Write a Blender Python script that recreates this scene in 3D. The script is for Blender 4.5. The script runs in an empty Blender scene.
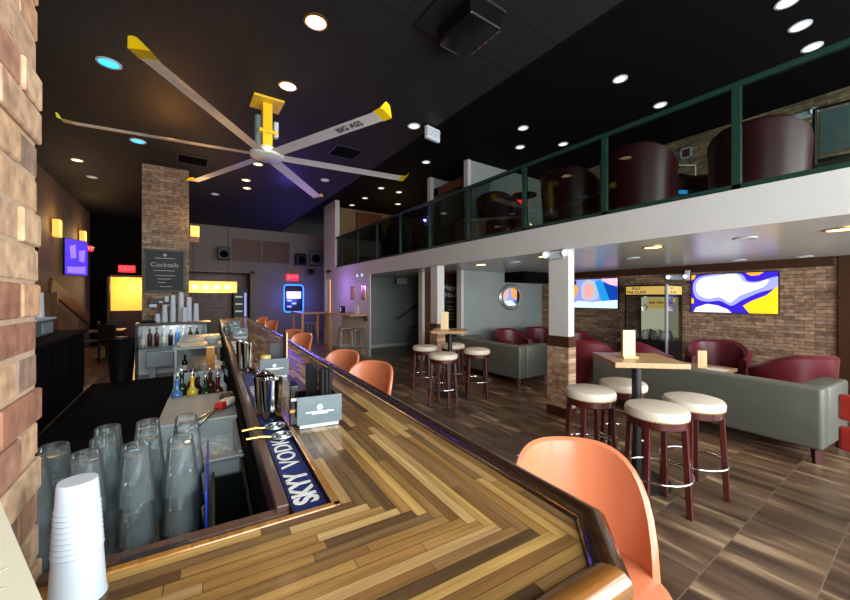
import bpy, bmesh, math, random
from mathutils import Vector, Matrix
random.seed(7)
S = bpy.context.scene
COL = S.collection
PI = math.pi
EXPO = 0.0
# ------------------------------------------------------------------ survey of the room
# lens and heading recovered from the room's vanishing lines; used to turn sightings into metres
F, CU, CV, CAMZ, YAW = 358.0, 425.0, 298.0, 1.58, math.radians(34.4)
sY, cY = math.sin(YAW), math.cos(YAW)
def ray(u):
    k = (u - CU) / F
    return sY + cY * k, cY - sY * k
def at_z(u, v, z):
    t = (CAMZ - z) * F / (v - CV); a, b = ray(u)
    return Vector((a * t, b * t, z))
def at_x(u, v, x):
    a, b = ray(u); t = x / a
    return Vector((x, b * t, CAMZ - (v - CV) * t / F))
def at_y(u, v, y):
    a, b = ray(u); t = y / b
    return Vector((a * t, y, CAMZ - (v - CV) * t / F))
BROT = -math.atan(0.066)
bc, bs = math.cos(BROT), math.sin(BROT)
def BL(c, a, z=0.0):      # bar frame -> room
    return Vector((c * bc - a * bs, c * bs + a * bc, z))

# ------------------------------------------------------------------ materials
def lin(c):
    return tuple(((x / 255) / 12.92 if x / 255 <= 0.04045 else ((x / 255 + 0.055) / 1.055) ** 2.4) for x in c) + (1.0,)
def newmat(name):
    m = bpy.data.materials.new(name); m.use_nodes = True
    nt = m.node_tree; b = nt.nodes['Principled BSDF']
    return m, nt, b
def mat(name, rgb, rough=0.5, metal=0.0, var=0.12, scale=8.0, coat=0.0, bump=0.0, spec=0.5):
    m, nt, b = newmat(name)
    b.inputs['Roughness'].default_value = rough; b.inputs['Metallic'].default_value = metal
    b.inputs['Coat Weight'].default_value = coat; b.inputs['Coat Roughness'].default_value = 0.08
    b.inputs['Specular IOR Level'].default_value = spec
    tc = nt.nodes.new('ShaderNodeTexCoord'); n = nt.nodes.new('ShaderNodeTexNoise')
    n.inputs['Scale'].default_value = scale; n.inputs['Detail'].default_value = 4
    nt.links.new(tc.outputs['Object'], n.inputs['Vector'])
    r = nt.nodes.new('ShaderNodeValToRGB'); c = lin(rgb)
    r.color_ramp.elements[0].color = tuple(x * (1 - var) for x in c[:3]) + (1,)
    r.color_ramp.elements[1].color = tuple(min(1, x * (1 + var)) for x in c[:3]) + (1,)
    r.color_ramp.elements[0].position = 0.3; r.color_ramp.elements[1].position = 0.7
    nt.links.new(n.outputs['Fac'], r.inputs['Fac']); nt.links.new(r.outputs['Color'], b.inputs['Base Color'])
    if bump:
        bp = nt.nodes.new('ShaderNodeBump'); bp.inputs['Strength'].default_value = bump; bp.inputs['Distance'].default_value = 0.01
        nt.links.new(n.outputs['Fac'], bp.inputs['Height']); nt.links.new(bp.outputs['Normal'], b.inputs['Normal'])
    return m
def emit(name, rgb, k=1.0):
    m, nt, b = newmat(name)
    b.inputs['Base Color'].default_value = lin(rgb); b.inputs['Emission Color'].default_value = lin(rgb)
    b.inputs['Emission Strength'].default_value = k / (2 ** EXPO); b.inputs['Roughness'].default_value = 0.4
    return m
def glassmat(name, tint=(255, 255, 255), ior=1.45, rough=0.02, gain=1.0):
    m, nt, b = newmat(name)
    tr = nt.nodes.new('ShaderNodeBsdfTransparent'); tr.inputs['Color'].default_value = lin(tint)
    gl = nt.nodes.new('ShaderNodeBsdfGlossy'); gl.inputs['Roughness'].default_value = rough
    fr = nt.nodes.new('ShaderNodeFresnel'); fr.inputs['IOR'].default_value = ior
    mu = nt.nodes.new('ShaderNodeMath'); mu.operation = 'MULTIPLY'; mu.inputs[1].default_value = gain; mu.use_clamp = True
    mx = nt.nodes.new('ShaderNodeMixShader')
    nt.links.new(fr.outputs['Fac'], mu.inputs[0]); nt.links.new(mu.outputs[0], mx.inputs['Fac'])
    nt.links.new(tr.outputs[0], mx.inputs[1]); nt.links.new(gl.outputs[0], mx.inputs[2])
    nt.links.new(mx.outputs[0], nt.nodes['Material Output'].inputs['Surface'])
    return m
def woodmat(name, rough=0.3, coat=0.0, axis='X', rgb=None, grain=0.35):
    """colour from the per-board attribute (or one colour) with streaky grain along an axis"""
    m, nt, b = newmat(name)
    tc = nt.nodes.new('ShaderNodeTexCoord'); mp = nt.nodes.new('ShaderNodeMapping')
    mp.inputs['Scale'].default_value = {'X': (3, 60, 60), 'Y': (60, 3, 60), 'Z': (60, 60, 3)}[axis]
    n = nt.nodes.new('ShaderNodeTexNoise'); n.inputs['Scale'].default_value = 1.0; n.inputs['Detail'].default_value = 5; n.inputs['Distortion'].default_value = 0.6
    nt.links.new(tc.outputs['Object'], mp.inputs['Vector']); nt.links.new(mp.outputs[0], n.inputs['Vector'])
    r = nt.nodes.new('ShaderNodeValToRGB')
    lo, hi = 1 - grain, 1 + grain * 0.6
    r.color_ramp.elements[0].color = (lo, lo, lo, 1); r.color_ramp.elements[1].color = (hi, hi, hi, 1)
    r.color_ramp.elements[0].position = 0.3; r.color_ramp.elements[1].position = 0.7
    nt.links.new(n.outputs['Fac'], r.inputs['Fac'])
    mx = nt.nodes.new('ShaderNodeMix'); mx.data_type = 'RGBA'; mx.blend_type = 'MULTIPLY'; mx.inputs[0].default_value = 1.0
    if rgb is None:
        at = nt.nodes.new('ShaderNodeAttribute'); at.attribute_name = 'tone'
        nt.links.new(at.outputs['Color'], mx.inputs[6])
    else:
        mx.inputs[6].default_value = lin(rgb)
    nt.links.new(r.outputs['Color'], mx.inputs[7]); nt.links.new(mx.outputs[2], b.inputs['Base Color'])
    b.inputs['Roughness'].default_value = rough; b.inputs['Coat Weight'].default_value = coat; b.inputs['Coat Roughness'].default_value = 0.12
    return m
def brickmat(name, c1, c2, mortar, plane='x', w=0.2, h=0.065, ms=0.005, rough=0.8, bump=0.5):
    m, nt, b = newmat(name)
    tc = nt.nodes.new('ShaderNodeTexCoord'); sp = nt.nodes.new('ShaderNodeSeparateXYZ'); cb = nt.nodes.new('ShaderNodeCombineXYZ')
    nt.links.new(tc.outputs['Object'], sp.inputs[0])
    nt.links.new(sp.outputs['Y' if plane == 'x' else 'X'], cb.inputs[0]); nt.links.new(sp.outputs['Z'], cb.inputs[1])
    br = nt.nodes.new('ShaderNodeTexBrick'); br.inputs['Scale'].default_value = 1.0
    br.inputs['Brick Width'].default_value = w; br.inputs['Row Height'].default_value = h; br.inputs['Mortar Size'].default_value = ms
    br.inputs['Mortar Smooth'].default_value = 0.3; br.inputs['Bias'].default_value = 0.0
    br.inputs['Color1'].default_value = lin(c1); br.inputs['Color2'].default_value = lin(c2); br.inputs['Mortar'].default_value = lin(mortar)
    nt.links.new(cb.outputs[0], br.inputs['Vector'])
    n = nt.nodes.new('ShaderNodeTexNoise'); n.inputs['Scale'].default_value = 14; n.inputs['Detail'].default_value = 4
    nt.links.new(cb.outputs[0], n.inputs['Vector'])
    r = nt.nodes.new('ShaderNodeValToRGB'); r.color_ramp.elements[0].color = (.55, .55, .55, 1); r.color_ramp.elements[1].color = (1.35, 1.3, 1.25, 1)
    r.color_ramp.elements[0].position = 0.3; r.color_ramp.elements[1].position = 0.72
    nt.links.new(n.outputs['Fac'], r.inputs['Fac'])
    mx = nt.nodes.new('ShaderNodeMix'); mx.data_type = 'RGBA'; mx.blend_type = 'MULTIPLY'; mx.inputs[0].default_value = 1.0
    nt.links.new(br.outputs['Color'], mx.inputs[6]); nt.links.new(r.outputs['Color'], mx.inputs[7])
    nt.links.new(mx.outputs[2], b.inputs['Base Color']); b.inputs['Roughness'].default_value = rough
    bp = nt.nodes.new('ShaderNodeBump'); bp.inputs['Strength'].default_value = bump; bp.inputs['Distance'].default_value = 0.01; bp.invert = True
    nt.links.new(br.outputs['Fac'], bp.inputs['Height']); nt.links.new(bp.outputs['Normal'], b.inputs['Normal'])
    return m
def math_node(nt, op, a, b=None):
    n = nt.nodes.new('ShaderNodeMath'); n.operation = op
    for i, x in enumerate((a, b)):
        if x is None: continue
        if isinstance(x, (int, float)): n.inputs[i].default_value = x
        else: nt.links.new(x, n.inputs[i])
    return n.outputs[0]
def floormat():
    m, nt, b = newmat('streaked_tile')
    tc = nt.nodes.new('ShaderNodeTexCoord'); sp = nt.nodes.new('ShaderNodeSeparateXYZ'); nt.links.new(tc.outputs['Object'], sp.inputs[0])
    TY, TX = 0.41, 0.82
    yi = math_node(nt, 'DIVIDE', math_node(nt, 'ADD', sp.outputs['Y'], 0.02), TY)
    row = math_node(nt, 'FLOOR', yi)
    xi = math_node(nt, 'ADD', math_node(nt, 'DIVIDE', sp.outputs['X'], TX), math_node(nt, 'MULTIPLY', row, 0.5))
    colm = math_node(nt, 'FLOOR', xi)
    fy = math_node(nt, 'FRACT', yi); fx = math_node(nt, 'FRACT', xi)
    gy = math_node(nt, 'LESS_THAN', math_node(nt, 'MINIMUM', fy, math_node(nt, 'SUBTRACT', 1.0, fy)), 0.007)
    gx = math_node(nt, 'LESS_THAN', math_node(nt, 'MINIMUM', fx, math_node(nt, 'SUBTRACT', 1.0, fx)), 0.0022)
    g = math_node(nt, 'MAXIMUM', gx, gy)
    wn = nt.nodes.new('ShaderNodeTexWhiteNoise'); wn.noise_dimensions = '2D'
    cv = nt.nodes.new('ShaderNodeCombineXYZ'); nt.links.new(colm, cv.inputs[0]); nt.links.new(row, cv.inputs[1]); nt.links.new(cv.outputs[0], wn.inputs['Vector'])
    vx = nt.nodes.new('ShaderNodeCombineXYZ')
    nt.links.new(math_node(nt, 'MULTIPLY', sp.outputs['X'], 7.5), vx.inputs[0]); nt.links.new(math_node(nt, 'MULTIPLY', sp.outputs['Y'], 1.1), vx.inputs[1])
    nt.links.new(math_node(nt, 'MULTIPLY', wn.outputs['Value'], 40.0), vx.inputs[2])
    n = nt.nodes.new('ShaderNodeTexNoise'); n.inputs['Scale'].default_value = 1.0; n.inputs['Detail'].default_value = 2.6; n.inputs['Distortion'].default_value = 0.5
    nt.links.new(vx.outputs[0], n.inputs['Vector'])
    r = nt.nodes.new('ShaderNodeValToRGB')
    e = r.color_ramp.elements
    e[0].position = 0.33; e[0].color = lin((60, 44, 31)); e[1].position = 0.72; e[1].color = lin((172, 146, 114))
    k = e.new(0.47); k.color = lin((84, 64, 47)); k = e.new(0.58); k.color = lin((104, 82, 61))
    nt.links.new(n.outputs['Fac'], r.inputs['Fac'])
    mx = nt.nodes.new('ShaderNodeMix'); mx.data_type = 'RGBA'; nt.links.new(g, mx.inputs[0]); nt.links.new(r.outputs['Color'], mx.inputs[6]); mx.inputs[7].default_value = lin((112, 96, 80))
    nt.links.new(mx.outputs[2], b.inputs['Base Color']); b.inputs['Roughness'].default_value = 0.33
    return m
def ceilmat():
    m, nt, b = newmat('black_ceiling_tile')
    tc = nt.nodes.new('ShaderNodeTexCoord')
    br = nt.nodes.new('ShaderNodeTexBrick'); br.offset = 0.0; br.inputs['Scale'].default_value = 1
    br.inputs['Brick Width'].default_value = .61; br.inputs['Row Height'].default_value = .61; br.inputs['Mortar Size'].default_value = .016
    br.inputs['Color1'].default_value = lin((17, 17, 17)); br.inputs['Color2'].default_value = lin((22, 22, 21)); br.inputs['Mortar'].default_value = lin((5, 5, 5))
    nt.links.new(tc.outputs['Object'], br.inputs['Vector']); nt.links.new(br.outputs['Color'], b.inputs['Base Color'])
    b.inputs['Roughness'].default_value = .7
    return m

M = {}
M['brick_wall'] = brickmat('stacked_brown_brick', (178, 146, 118), (124, 96, 76), (84, 68, 56), 'x', .24, .058, .004)
M['brick_face'] = brickmat('stacked_brown_brick_facing', (158, 136, 112), (118, 98, 80), (86, 70, 56), 'y', .24, .058, .004)
M['brick_col'] = brickmat('pale_brick', (196, 164, 132), (150, 112, 84), (150, 130, 112), 'x', .19, .06, .006)
M['floor'] = floormat(); M['ceiling'] = ceilmat()
M['black_ceiling'] = mat('black_paint_overhead', (7, 7, 7), .9, scale=3, spec=.1)
M['white_paint'] = mat('white_paint', (198, 196, 190), .55, var=.03, scale=3)
M['soffit'] = mat('grey_satin_soffit', (190, 190, 182), .26, var=.03, scale=2)
M['tan_paint'] = mat('tan_paint', (122, 100, 74), .7, var=.06, scale=2)
M['grey_paint'] = mat('grey_green_paint', (146, 154, 150), .6, var=.05, scale=2)
M['back_paint'] = mat('grey_paint', (128, 122, 114), .7, var=.05, scale=2)
M['brown_wood'] = woodmat('reddish_brown_wood', .4, rgb=(92, 54, 30), axis='Z')
M['dark_wood'] = woodmat('dark_brown_wood', .35, rgb=(66, 38, 22), axis='X')
M['rail_wood'] = woodmat('varnished_rail_wood', .22, .7, 'Y', rgb=(60, 36, 18))
M['gold_wood'] = woodmat('golden_varnished_wood', .2, .7, 'Y', rgb=(176, 122, 58))
M['lit_rail'] = woodmat('window_lit_rail_wood', .2, .7, 'X', rgb=(124, 80, 36))  # rail wood turned golden: the window's reflection is put into the colour
M['ledge_wood'] = woodmat('worn_brown_wood', .4, .2, 'Y', rgb=(104, 74, 60))
M['strip_x'] = woodmat('varnished_strip_wood_across', .24, .45, 'X')
M['strip_y'] = woodmat('varnished_strip_wood_along', .24, .45, 'Y')
M['table_wood'] = woodmat('honey_table_wood', .4, .2, 'X', rgb=(186, 144, 96))
M['pale_wood'] = woodmat('pale_board_wood', .5, 0, 'Z', rgb=(222, 190, 140), grain=.15)
M['orange'] = mat('tan_orange_leather', (198, 116, 78), .3, var=.05, scale=5, coat=.25)
M['burgundy'] = mat('burgundy_leather', (98, 26, 36), .4, var=.1, scale=4, coat=.06)
M['cream'] = mat('cream_vinyl', (208, 196, 176), .45, var=.04, scale=6)
M['mahogany'] = woodmat('mahogany_stain', .3, .3, 'Z', rgb=(72, 24, 22))
M['sofa'] = mat('grey_green_leather', (84, 86, 77), .42, var=.06, scale=4)
M['black'] = mat('black_satin', (16, 16, 17), .45, var=.1)
M['black_matte'] = mat('black_matte', (8, 8, 9), .9, var=.1, spec=.08)
M['black_gloss'] = mat('black_gloss', (10, 10, 12), .15)
M['steel'] = mat('brushed_steel', (176, 184, 184), .34, .9, var=.06, scale=20)
M['steel_panel'] = mat('stainless_panel', (164, 176, 178), .42, .25, var=.06, scale=6)
M['chrome'] = mat('polished_chrome', (226, 226, 224), .1, 1.0, var=.02)
M['green_metal'] = mat('dark_green_metal', (30, 62, 52), .35, .3, var=.08)
M['alu'] = mat('satin_aluminium', (232, 228, 224), .4, .15, var=.04, scale=6)
M['yellow'] = mat('safety_yellow_paint', (236, 196, 12), .35, var=.04)
M['blue_mat'] = mat('navy_rubber', (20, 34, 92), .5, var=.1, scale=40)
M['dark_mat'] = mat('dark_rubber', (48, 44, 42), .5, var=.1, scale=40)
M['white_ink'] = mat('white_print', (238, 238, 232), .5, var=.02)
M['grey_ink'] = mat('grey_print', (170, 168, 160), .6, var=.02)
M['paper'] = mat('cream_paper', (232, 226, 200), .6, var=.02)
M['white_plastic'] = mat('white_plastic_cup', (196, 206, 214), .4, var=.02)
M['white_ceramic'] = mat('white_ceramic', (226, 230, 228), .25, var=.02)
M['caddy'] = mat('grey_sign_metal', (98, 112, 116), .45, .0, var=.12, scale=30)
M['blue_plastic'] = mat('blue_plastic', (26, 58, 150), .35)
M['red_plastic'] = mat('red_rubber_grip', (206, 36, 28), .4)
M['brass'] = mat('brass', (206, 158, 84), .25, .9)
M['slate'] = mat('chalkboard_slate', (44, 48, 46), .7, var=.12, scale=4)
M['ice'] = mat('crushed_ice', (206, 216, 216), .25, var=.25, scale=60, bump=.8)
M['glass'] = glassmat('clear_glass', (242, 248, 248), 1.28, .04, 1.3)
nt = M['glass'].node_tree; outn = nt.nodes['Material Output']; prev = outn.inputs['Surface'].links[0].from_socket
df = nt.nodes.new('ShaderNodeBsdfDiffuse'); df.inputs['Color'].default_value = (.86, .92, .92, 1); mxg = nt.nodes.new('ShaderNodeMixShader'); mxg.inputs['Fac'].default_value = .04
nt.links.new(prev, mxg.inputs[1]); nt.links.new(df.outputs[0], mxg.inputs[2]); nt.links.new(mxg.outputs[0], outn.inputs['Surface'])
M['pane'] = glassmat('tinted_pane', (206, 218, 212), 1.35, .03, .8)
M['pale_glass'] = glassmat('clear_sheet_glass', (235, 240, 240), 1.35, .02, .7)
M['vent'] = mat('brown_louvre', (96, 66, 48), .5)
M['concrete'] = mat('pale_concrete', (168, 160, 142), .7)
M['silver'] = mat('silver_frame', (172, 168, 156), .35, .6, var=.15, scale=30)
M['mirror'] = mat('mirror_silvering', (236, 238, 238), .03, 1.0, var=.0)
M['lamp_warm'] = emit('warm_lamp', (255, 226, 176), 5)
M['lamp_soft'] = emit('warm_soft_lamp', (255, 214, 150), 3)
M['lamp_white'] = emit('white_lamp', (236, 240, 236), 1.1)
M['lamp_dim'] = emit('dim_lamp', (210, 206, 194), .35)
M['lamp_cyan'] = emit('cyan_lamp', (60, 190, 255), 1.6)
M['shade_amber'] = emit('amber_shade', (255, 186, 84), 1.1)
M['bulb'] = emit('hot_bulb', (255, 240, 190), 6)
M['exit_red'] = emit('red_exit_light', (255, 40, 60), 1.3)
M['neon_blue'] = emit('blue_neon', (40, 110, 255), 4)
M['screen_white'] = emit('lit_white', (235, 232, 245), 1.0)
M['screen_pink'] = emit('lit_pink', (250, 190, 210), 1.1)
M['screen_purple'] = emit('lit_purple', (84, 60, 230), .9)
M['screen_violet'] = emit('lit_violet', (150, 120, 240), 1.0)
M['screen_blue'] = emit('lit_blue', (48, 26, 190), .9)
M['screen_lav'] = emit('lit_lavender', (150, 156, 226), .9)
M['screen_yellow'] = emit('lit_yellow', (252, 196, 24), 1.0)
M['screen_orange'] = emit('lit_orange', (250, 160, 50), 1.0)
M['screen_skin'] = emit('lit_skin', (240, 168, 160), 1.0)
M['screen_hair'] = emit('lit_hair', (176, 190, 214), 1.0)
M['screen_sky'] = emit('lit_sky', (30, 150, 226), 1.0)
M['screen_navy'] = emit('lit_navy', (10, 70, 180), .9)
M['screen_cyan'] = emit('lit_cyan', (210, 244, 252), 1.1)
M['screen_dark'] = emit('lit_dark', (30, 30, 60), .4)
M['glow_room'] = emit('amber_glow_wall', (246, 182, 72), .95)  # emissive surface, its glow stands in for lamplight in the room beyond
M['game_yellow'] = emit('backlit_yellow', (214, 180, 96), .5)
M['game_back'] = emit('backlit_cream', (206, 200, 170), .5)
M['ink'] = mat('dark_print', (26, 22, 20), .6)
M['mortar'] = mat('mortar', (176, 152, 126), .9, scale=30)
M['pier_brick'] = None
def bottle_mat(n, c): M[n] = mat(n, c, .12, var=.05, coat=.3)
bottle_mat('green_bottle', (20, 50, 26)); bottle_mat('amber_bottle', (66, 34, 20)); bottle_mat('yellow_bottle', (206, 180, 60))
bottle_mat('red_bottle', (84, 22, 22)); bottle_mat('blue_bottle', (70, 120, 180)); bottle_mat('dark_bottle', (30, 22, 20)); bottle_mat('clear_bottle', (176, 190, 194))

# ------------------------------------------------------------------ mesh builder
class MB:
    def __init__(self): self.bm = bmesh.new(); self.mi = 0; self.tone = None; self.lay = None
    def _fin(self, faces, tone=None):
        for f in faces: f.material_index = self.mi
        if tone is not None:
            if self.lay is None: self.lay = self.bm.loops.layers.float_color.new('tone')
            for f in faces:
                for l in f.loops: l[self.lay] = tone
    def box(self, x0, x1, y0, y1, z0, z1, bev=0.0, tone=None, M4=None, seg=2):
        b2 = bmesh.new(); bmesh.ops.create_cube(b2, size=1)
        for v in b2.verts:
            v.co = Vector(((v.co.x + .5) * (x1 - x0) + x0, (v.co.y + .5) * (y1 - y0) + y0, (v.co.z + .5) * (z1 - z0) + z0))
        if bev: bmesh.ops.bevel(b2, geom=b2.edges[:], offset=bev, segments=seg, profile=.5, affect='EDGES', clamp_overlap=True)
        self.join(b2, M4, tone); return self
    def join(self, b2, M4=None, tone=None):
        if M4 is not None: b2.transform(M4)
        mp = {}
        for v in b2.verts: mp[v] = self.bm.verts.new(v.co)
        fs = []
        for f in b2.faces:
            try: fs.append(self.bm.faces.new([mp[v] for v in f.verts]))
            except ValueError: pass
        self._fin(fs, tone); b2.free()
    def lathe(self, prof, c=(0, 0, 0), n=24, M4=None, cap=True, sx=1, sy=1, tone=None):
        b2 = bmesh.new(); rings = []
        for r, z in prof:
            if r < 1e-6: rings.append([b2.verts.new((c[0], c[1], c[2] + z))])
            else: rings.append([b2.verts.new((c[0] + sx * r * math.cos(2 * PI * i / n), c[1] + sy * r * math.sin(2 * PI * i / n), c[2] + z)) for i in range(n)])
        for A, B in zip(rings, rings[1:]):
            for i in range(n):
                j = (i + 1) % n
                if len(A) == 1 and len(B) == 1: continue
                if len(A) == 1: b2.faces.new((A[0], B[j], B[i]))
                elif len(B) == 1: b2.faces.new((A[i], A[j], B[0]))
                else: b2.faces.new((A[i], A[j], B[j], B[i]))
        if cap:
            if len(rings[0]) > 1: b2.faces.new(rings[0][::-1])
            if len(rings[-1]) > 1: b2.faces.new(rings[-1])
        self.join(b2, M4, tone); return self
    def cyl(self, c, r, h, n=20, r2=None, M4=None):
        return self.lathe([(r, 0), (r if r2 is None else r2, h)], c, n, M4)
    def bar(self, p, q, w, h=None, roll=0):
        h = h or w; p = Vector(p); q = Vector(q); d = q - p
        M4 = Matrix.Translation(p) @ d.to_track_quat('Z', 'Y').to_matrix().to_4x4() @ Matrix.Rotation(roll, 4, 'Z')
        return self.box(-w / 2, w / 2, -h / 2, h / 2, 0, d.length, M4=M4, bev=min(w, h) * .12, seg=1)
    def tube(self, pts, r, n=10, closed=False):
        pts = [Vector(p) for p in pts]; b2 = bmesh.new(); rings = []; m = len(pts)
        up = Vector((0, 0, 1))
        for i, p in enumerate(pts):
            a = pts[(i - 1) % m] if (closed or i > 0) else p; b = pts[(i + 1) % m] if (closed or i < m - 1) else p
            d = (b - a).normalized(); u = up if abs(d.dot(up)) < .95 else Vector((1, 0, 0))
            s = d.cross(u).normalized(); w = s.cross(d).normalized()
            rings.append([b2.verts.new(p + r * (math.cos(2 * PI * k / n) * s + math.sin(2 * PI * k / n) * w)) for k in range(n)])
        for i in range(m if closed else m - 1):
            A, B = rings[i], rings[(i + 1) % m]
            for k in range(n):
                j = (k + 1) % n; b2.faces.new((A[k], A[j], B[j], B[k]))
        if not closed: b2.faces.new(rings[0][::-1]); b2.faces.new(rings[-1])
        self.join(b2); return self
    def ring(self, c, R, r, n=32, k=10):
        return self.tube([(c[0] + R * math.cos(2 * PI * i / n), c[1] + R * math.sin(2 * PI * i / n), c[2]) for i in range(n)], r, k, True)
    def prism(self, poly, z0, z1, M4=None, bev=0):
        b2 = bmesh.new(); lo = [b2.verts.new((x, y, z0)) for x, y in poly]; hi = [b2.verts.new((x, y, z1)) for x, y in poly]
        n = len(poly); b2.faces.new(lo[::-1]); b2.faces.new(hi)
        for i in range(n): b2.faces.new((lo[i], lo[(i + 1) % n], hi[(i + 1) % n], hi[i]))
        if bev: bmesh.ops.bevel(b2, geom=b2.edges[:], offset=bev, segments=2, profile=.5, affect='EDGES', clamp_overlap=True)
        self.join(b2, M4); return self
    def quad(self, ps, tone=None):
        f = self.bm.faces.new([self.bm.verts.new(p) for p in ps]); self._fin([f], tone); return self
    def build(self, name, m, parent=None, smooth=False, loc=None, mods=()):
        bmesh.ops.recalc_face_normals(self.bm, faces=self.bm.faces[:])
        me = bpy.data.meshes.new(name); self.bm.to_mesh(me); self.bm.free()
        for x in (m if isinstance(m, (list, tuple)) else [m]): me.materials.append(x)
        if smooth:
            me.polygons.foreach_set('use_smooth', [True] * len(me.polygons))
            me.set_sharp_from_angle(angle=math.radians(38))
        o = bpy.data.objects.new(name, me); COL.objects.link(o)
        if parent: o.parent = parent
        if loc is not None: o.location = loc
        return o
def thing(name, label, cat, loc=(0, 0, 0), rz=0.0, group=None):
    o = bpy.data.objects.new(name, None); COL.objects.link(o); o.empty_display_size = .05
    o.location = loc; o.rotation_euler = (0, 0, rz); o['label'] = label; o['category'] = cat
    if group: o['group'] = group
    return o
def tag(o, label, cat, group=None, kind=None):
    o['label'] = label; o['category'] = cat
    if group: o['group'] = group
    if kind: o['kind'] = kind
    return o
def struct(o, label=None):
    o['kind'] = 'structure'
    if label: o['label'] = label
    return o
def kids(o): return [c for c in bpy.data.objects if c.parent == o]
def dup(o, loc, rz=None, label=None, group=None, parent=None):
    c = o.copy(); COL.objects.link(c)
    if parent is None:
        c.location = loc
        if rz is not None: c.rotation_euler = (0, 0, rz)
        if label: c['label'] = label
        if group: c['group'] = group
    else: c.parent = parent
    for ch in kids(o): dup(ch, None, parent=c)
    return c
def text(name, body, m, size, parent, loc, rot, align='CENTER', ext=.0006, bold=0.0, sx=1.0):
    cu = bpy.data.curves.new(name, 'FONT'); cu.body = body; cu.size = size; cu.align_x = align; cu.align_y = 'CENTER'
    cu.extrude = ext; cu.offset = bold
    tmp = bpy.data.objects.new(name, cu); COL.objects.link(tmp); bpy.context.view_layer.update()
    me = bpy.data.meshes.new_from_object(tmp.evaluated_get(bpy.context.evaluated_depsgraph_get())); me.name = name
    bpy.data.objects.remove(tmp); me.materials.clear(); me.materials.append(m)
    me.transform(Matrix.Diagonal((sx, 1, 1, 1)))
    o = bpy.data.objects.new(name, me); COL.objects.link(o); o.parent = parent; o.location = loc; o.rotation_euler = rot
    return o
RX = (PI / 2, 0, -PI / 2)      # lettering read from -X side (on a face looking to -X)
RY = (PI / 2, 0, 0)            # lettering read from -Y side
ORD = ['first', 'second', 'third', 'fourth', 'fifth', 'sixth', 'seventh', 'eighth', 'ninth', 'tenth', 'eleventh', 'twelfth']

# ------------------------------------------------------------------ the room
ZC, ZU, ZS0, ZS1 = 4.38, 4.8, 2.23, 2.575
XM, XW, XL, YB, YF = 4.2, 8.4, -2.45, 16.0, -2.4
struct(MB().box(XL, XW + .2, YF, 19, -.1, 0).build('floor', M['floor']))
struct(MB().box(XL, 3.44, YF, 19, ZC, ZC + .1).build('ceiling', M['ceiling']))
struct(MB().box(3.44, XW + .2, YF, 19, ZU, ZU + .1).build('ceiling_upper', M['black_ceiling']))
struct(MB().box(3.44, 3.5, YF, 19, ZC, ZU).build('ceiling_step', M['black_ceiling']))
struct(MB().box(XL - .15, XL, YF, 19, 0, ZU).build('wall_left', M['tan_paint']))
struct(MB().box(XW, XW + .15, YF, 19, 0, ZU).build('wall_right', M['brick_wall']))
b = MB()
b.mi = 1; b.box(XL, -1.95, YB, YB + .15, 0, ZC); b.box(-1.95, -1.1, YB, YB + .15, 2.3, ZC); b.box(-1.1, .2, YB, YB + .15, 0, ZC); b.mi = 0
b.box(.2, 2.43, YB, YB + .15, 2.6, ZC); b.box(2.43, XW, YB, YB + .15, 0, ZC)
struct(b.build('wall_back', [M['back_paint'], M['black_ceiling']]))
b = MB(); ends = [XL, -1.2, 1.0, 1.25, 3.6, 3.85, 6.1, 6.35, XW]
b.box(XL, XW, YF - .15, YF, 0, .35); b.box(XL, XW, YF - .15, YF, 4.2, ZU)
for x0, x1 in ((XL, -1.2), (1.0, 1.25), (3.6, 3.85), (6.1, 6.35), (8.3, XW)): b.box(x0, x1, YF - .15, YF, .35, 4.2)
struct(b.build('wall_front', M['white_paint']))
# far amber room and wooden alcove behind the back wall
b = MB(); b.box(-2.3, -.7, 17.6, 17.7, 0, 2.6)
struct(b.build('wall_amber_room', M['glow_room']))
b = MB()
for s in ((-2.02, -1.95), (-1.1, -1.03)): b.box(s[0], s[1], YB - .04, YB + .17, 0, 2.37)
b.box(-2.02, -1.03, YB - .04, YB + .17, 2.3, 2.37)
struct(b.build('door_1', M['brown_wood']))
b = MB(); b.box(.1, 2.6, 17.3, 17.4, 0, 2.7); b.box(2.43, 2.53, YB + .15, 17.3, 0, 2.7); b.box(.1, .2, YB + .15, 17.3, 0, 2.7); b.box(.1, 2.53, YB + .15, 17.3, 2.6, 2.7)
struct(b.build('wall_alcove', M['brown_wood']))
b = MB(); b.box(2.36, 2.5, YB - .03, YB + .1, 0, 2.66); b.box(.2, 2.5, YB - .03, YB + .1, 2.58, 2.66)
struct(b.build('trim_1', M['brown_wood']))

# brick pier at the camera's left, every brick laid
tones = [lin(c) for c in ((182, 142, 108), (164, 122, 92), (192, 156, 120), (142, 116, 98), (168, 124, 98), (184, 150, 120), (152, 106, 82), (196, 164, 130))]
pm, nt, pb = newmat('rough_tan_brick')
at_ = nt.nodes.new('ShaderNodeAttribute'); at_.attribute_name = 'tone'
n1 = nt.nodes.new('ShaderNodeTexNoise'); n1.inputs['Scale'].default_value = 26; n1.inputs['Detail'].default_value = 6
tc_ = nt.nodes.new('ShaderNodeTexCoord'); nt.links.new(tc_.outputs['Object'], n1.inputs['Vector'])
r1 = nt.nodes.new('ShaderNodeValToRGB'); r1.color_ramp.elements[0].color = (.62, .6, .58, 1); r1.color_ramp.elements[1].color = (1.2, 1.2, 1.2, 1)
r1.color_ramp.elements[0].position = .32; r1.color_ramp.elements[1].position = .66
mx_ = nt.nodes.new('ShaderNodeMix'); mx_.data_type = 'RGBA'; mx_.blend_type = 'MULTIPLY'; mx_.inputs[0].default_value = 1
nt.links.new(n1.outputs['Fac'], r1.inputs['Fac']); nt.links.new(at_.outputs['Color'], mx_.inputs[6]); nt.links.new(r1.outputs['Color'], mx_.inputs[7])
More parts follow.
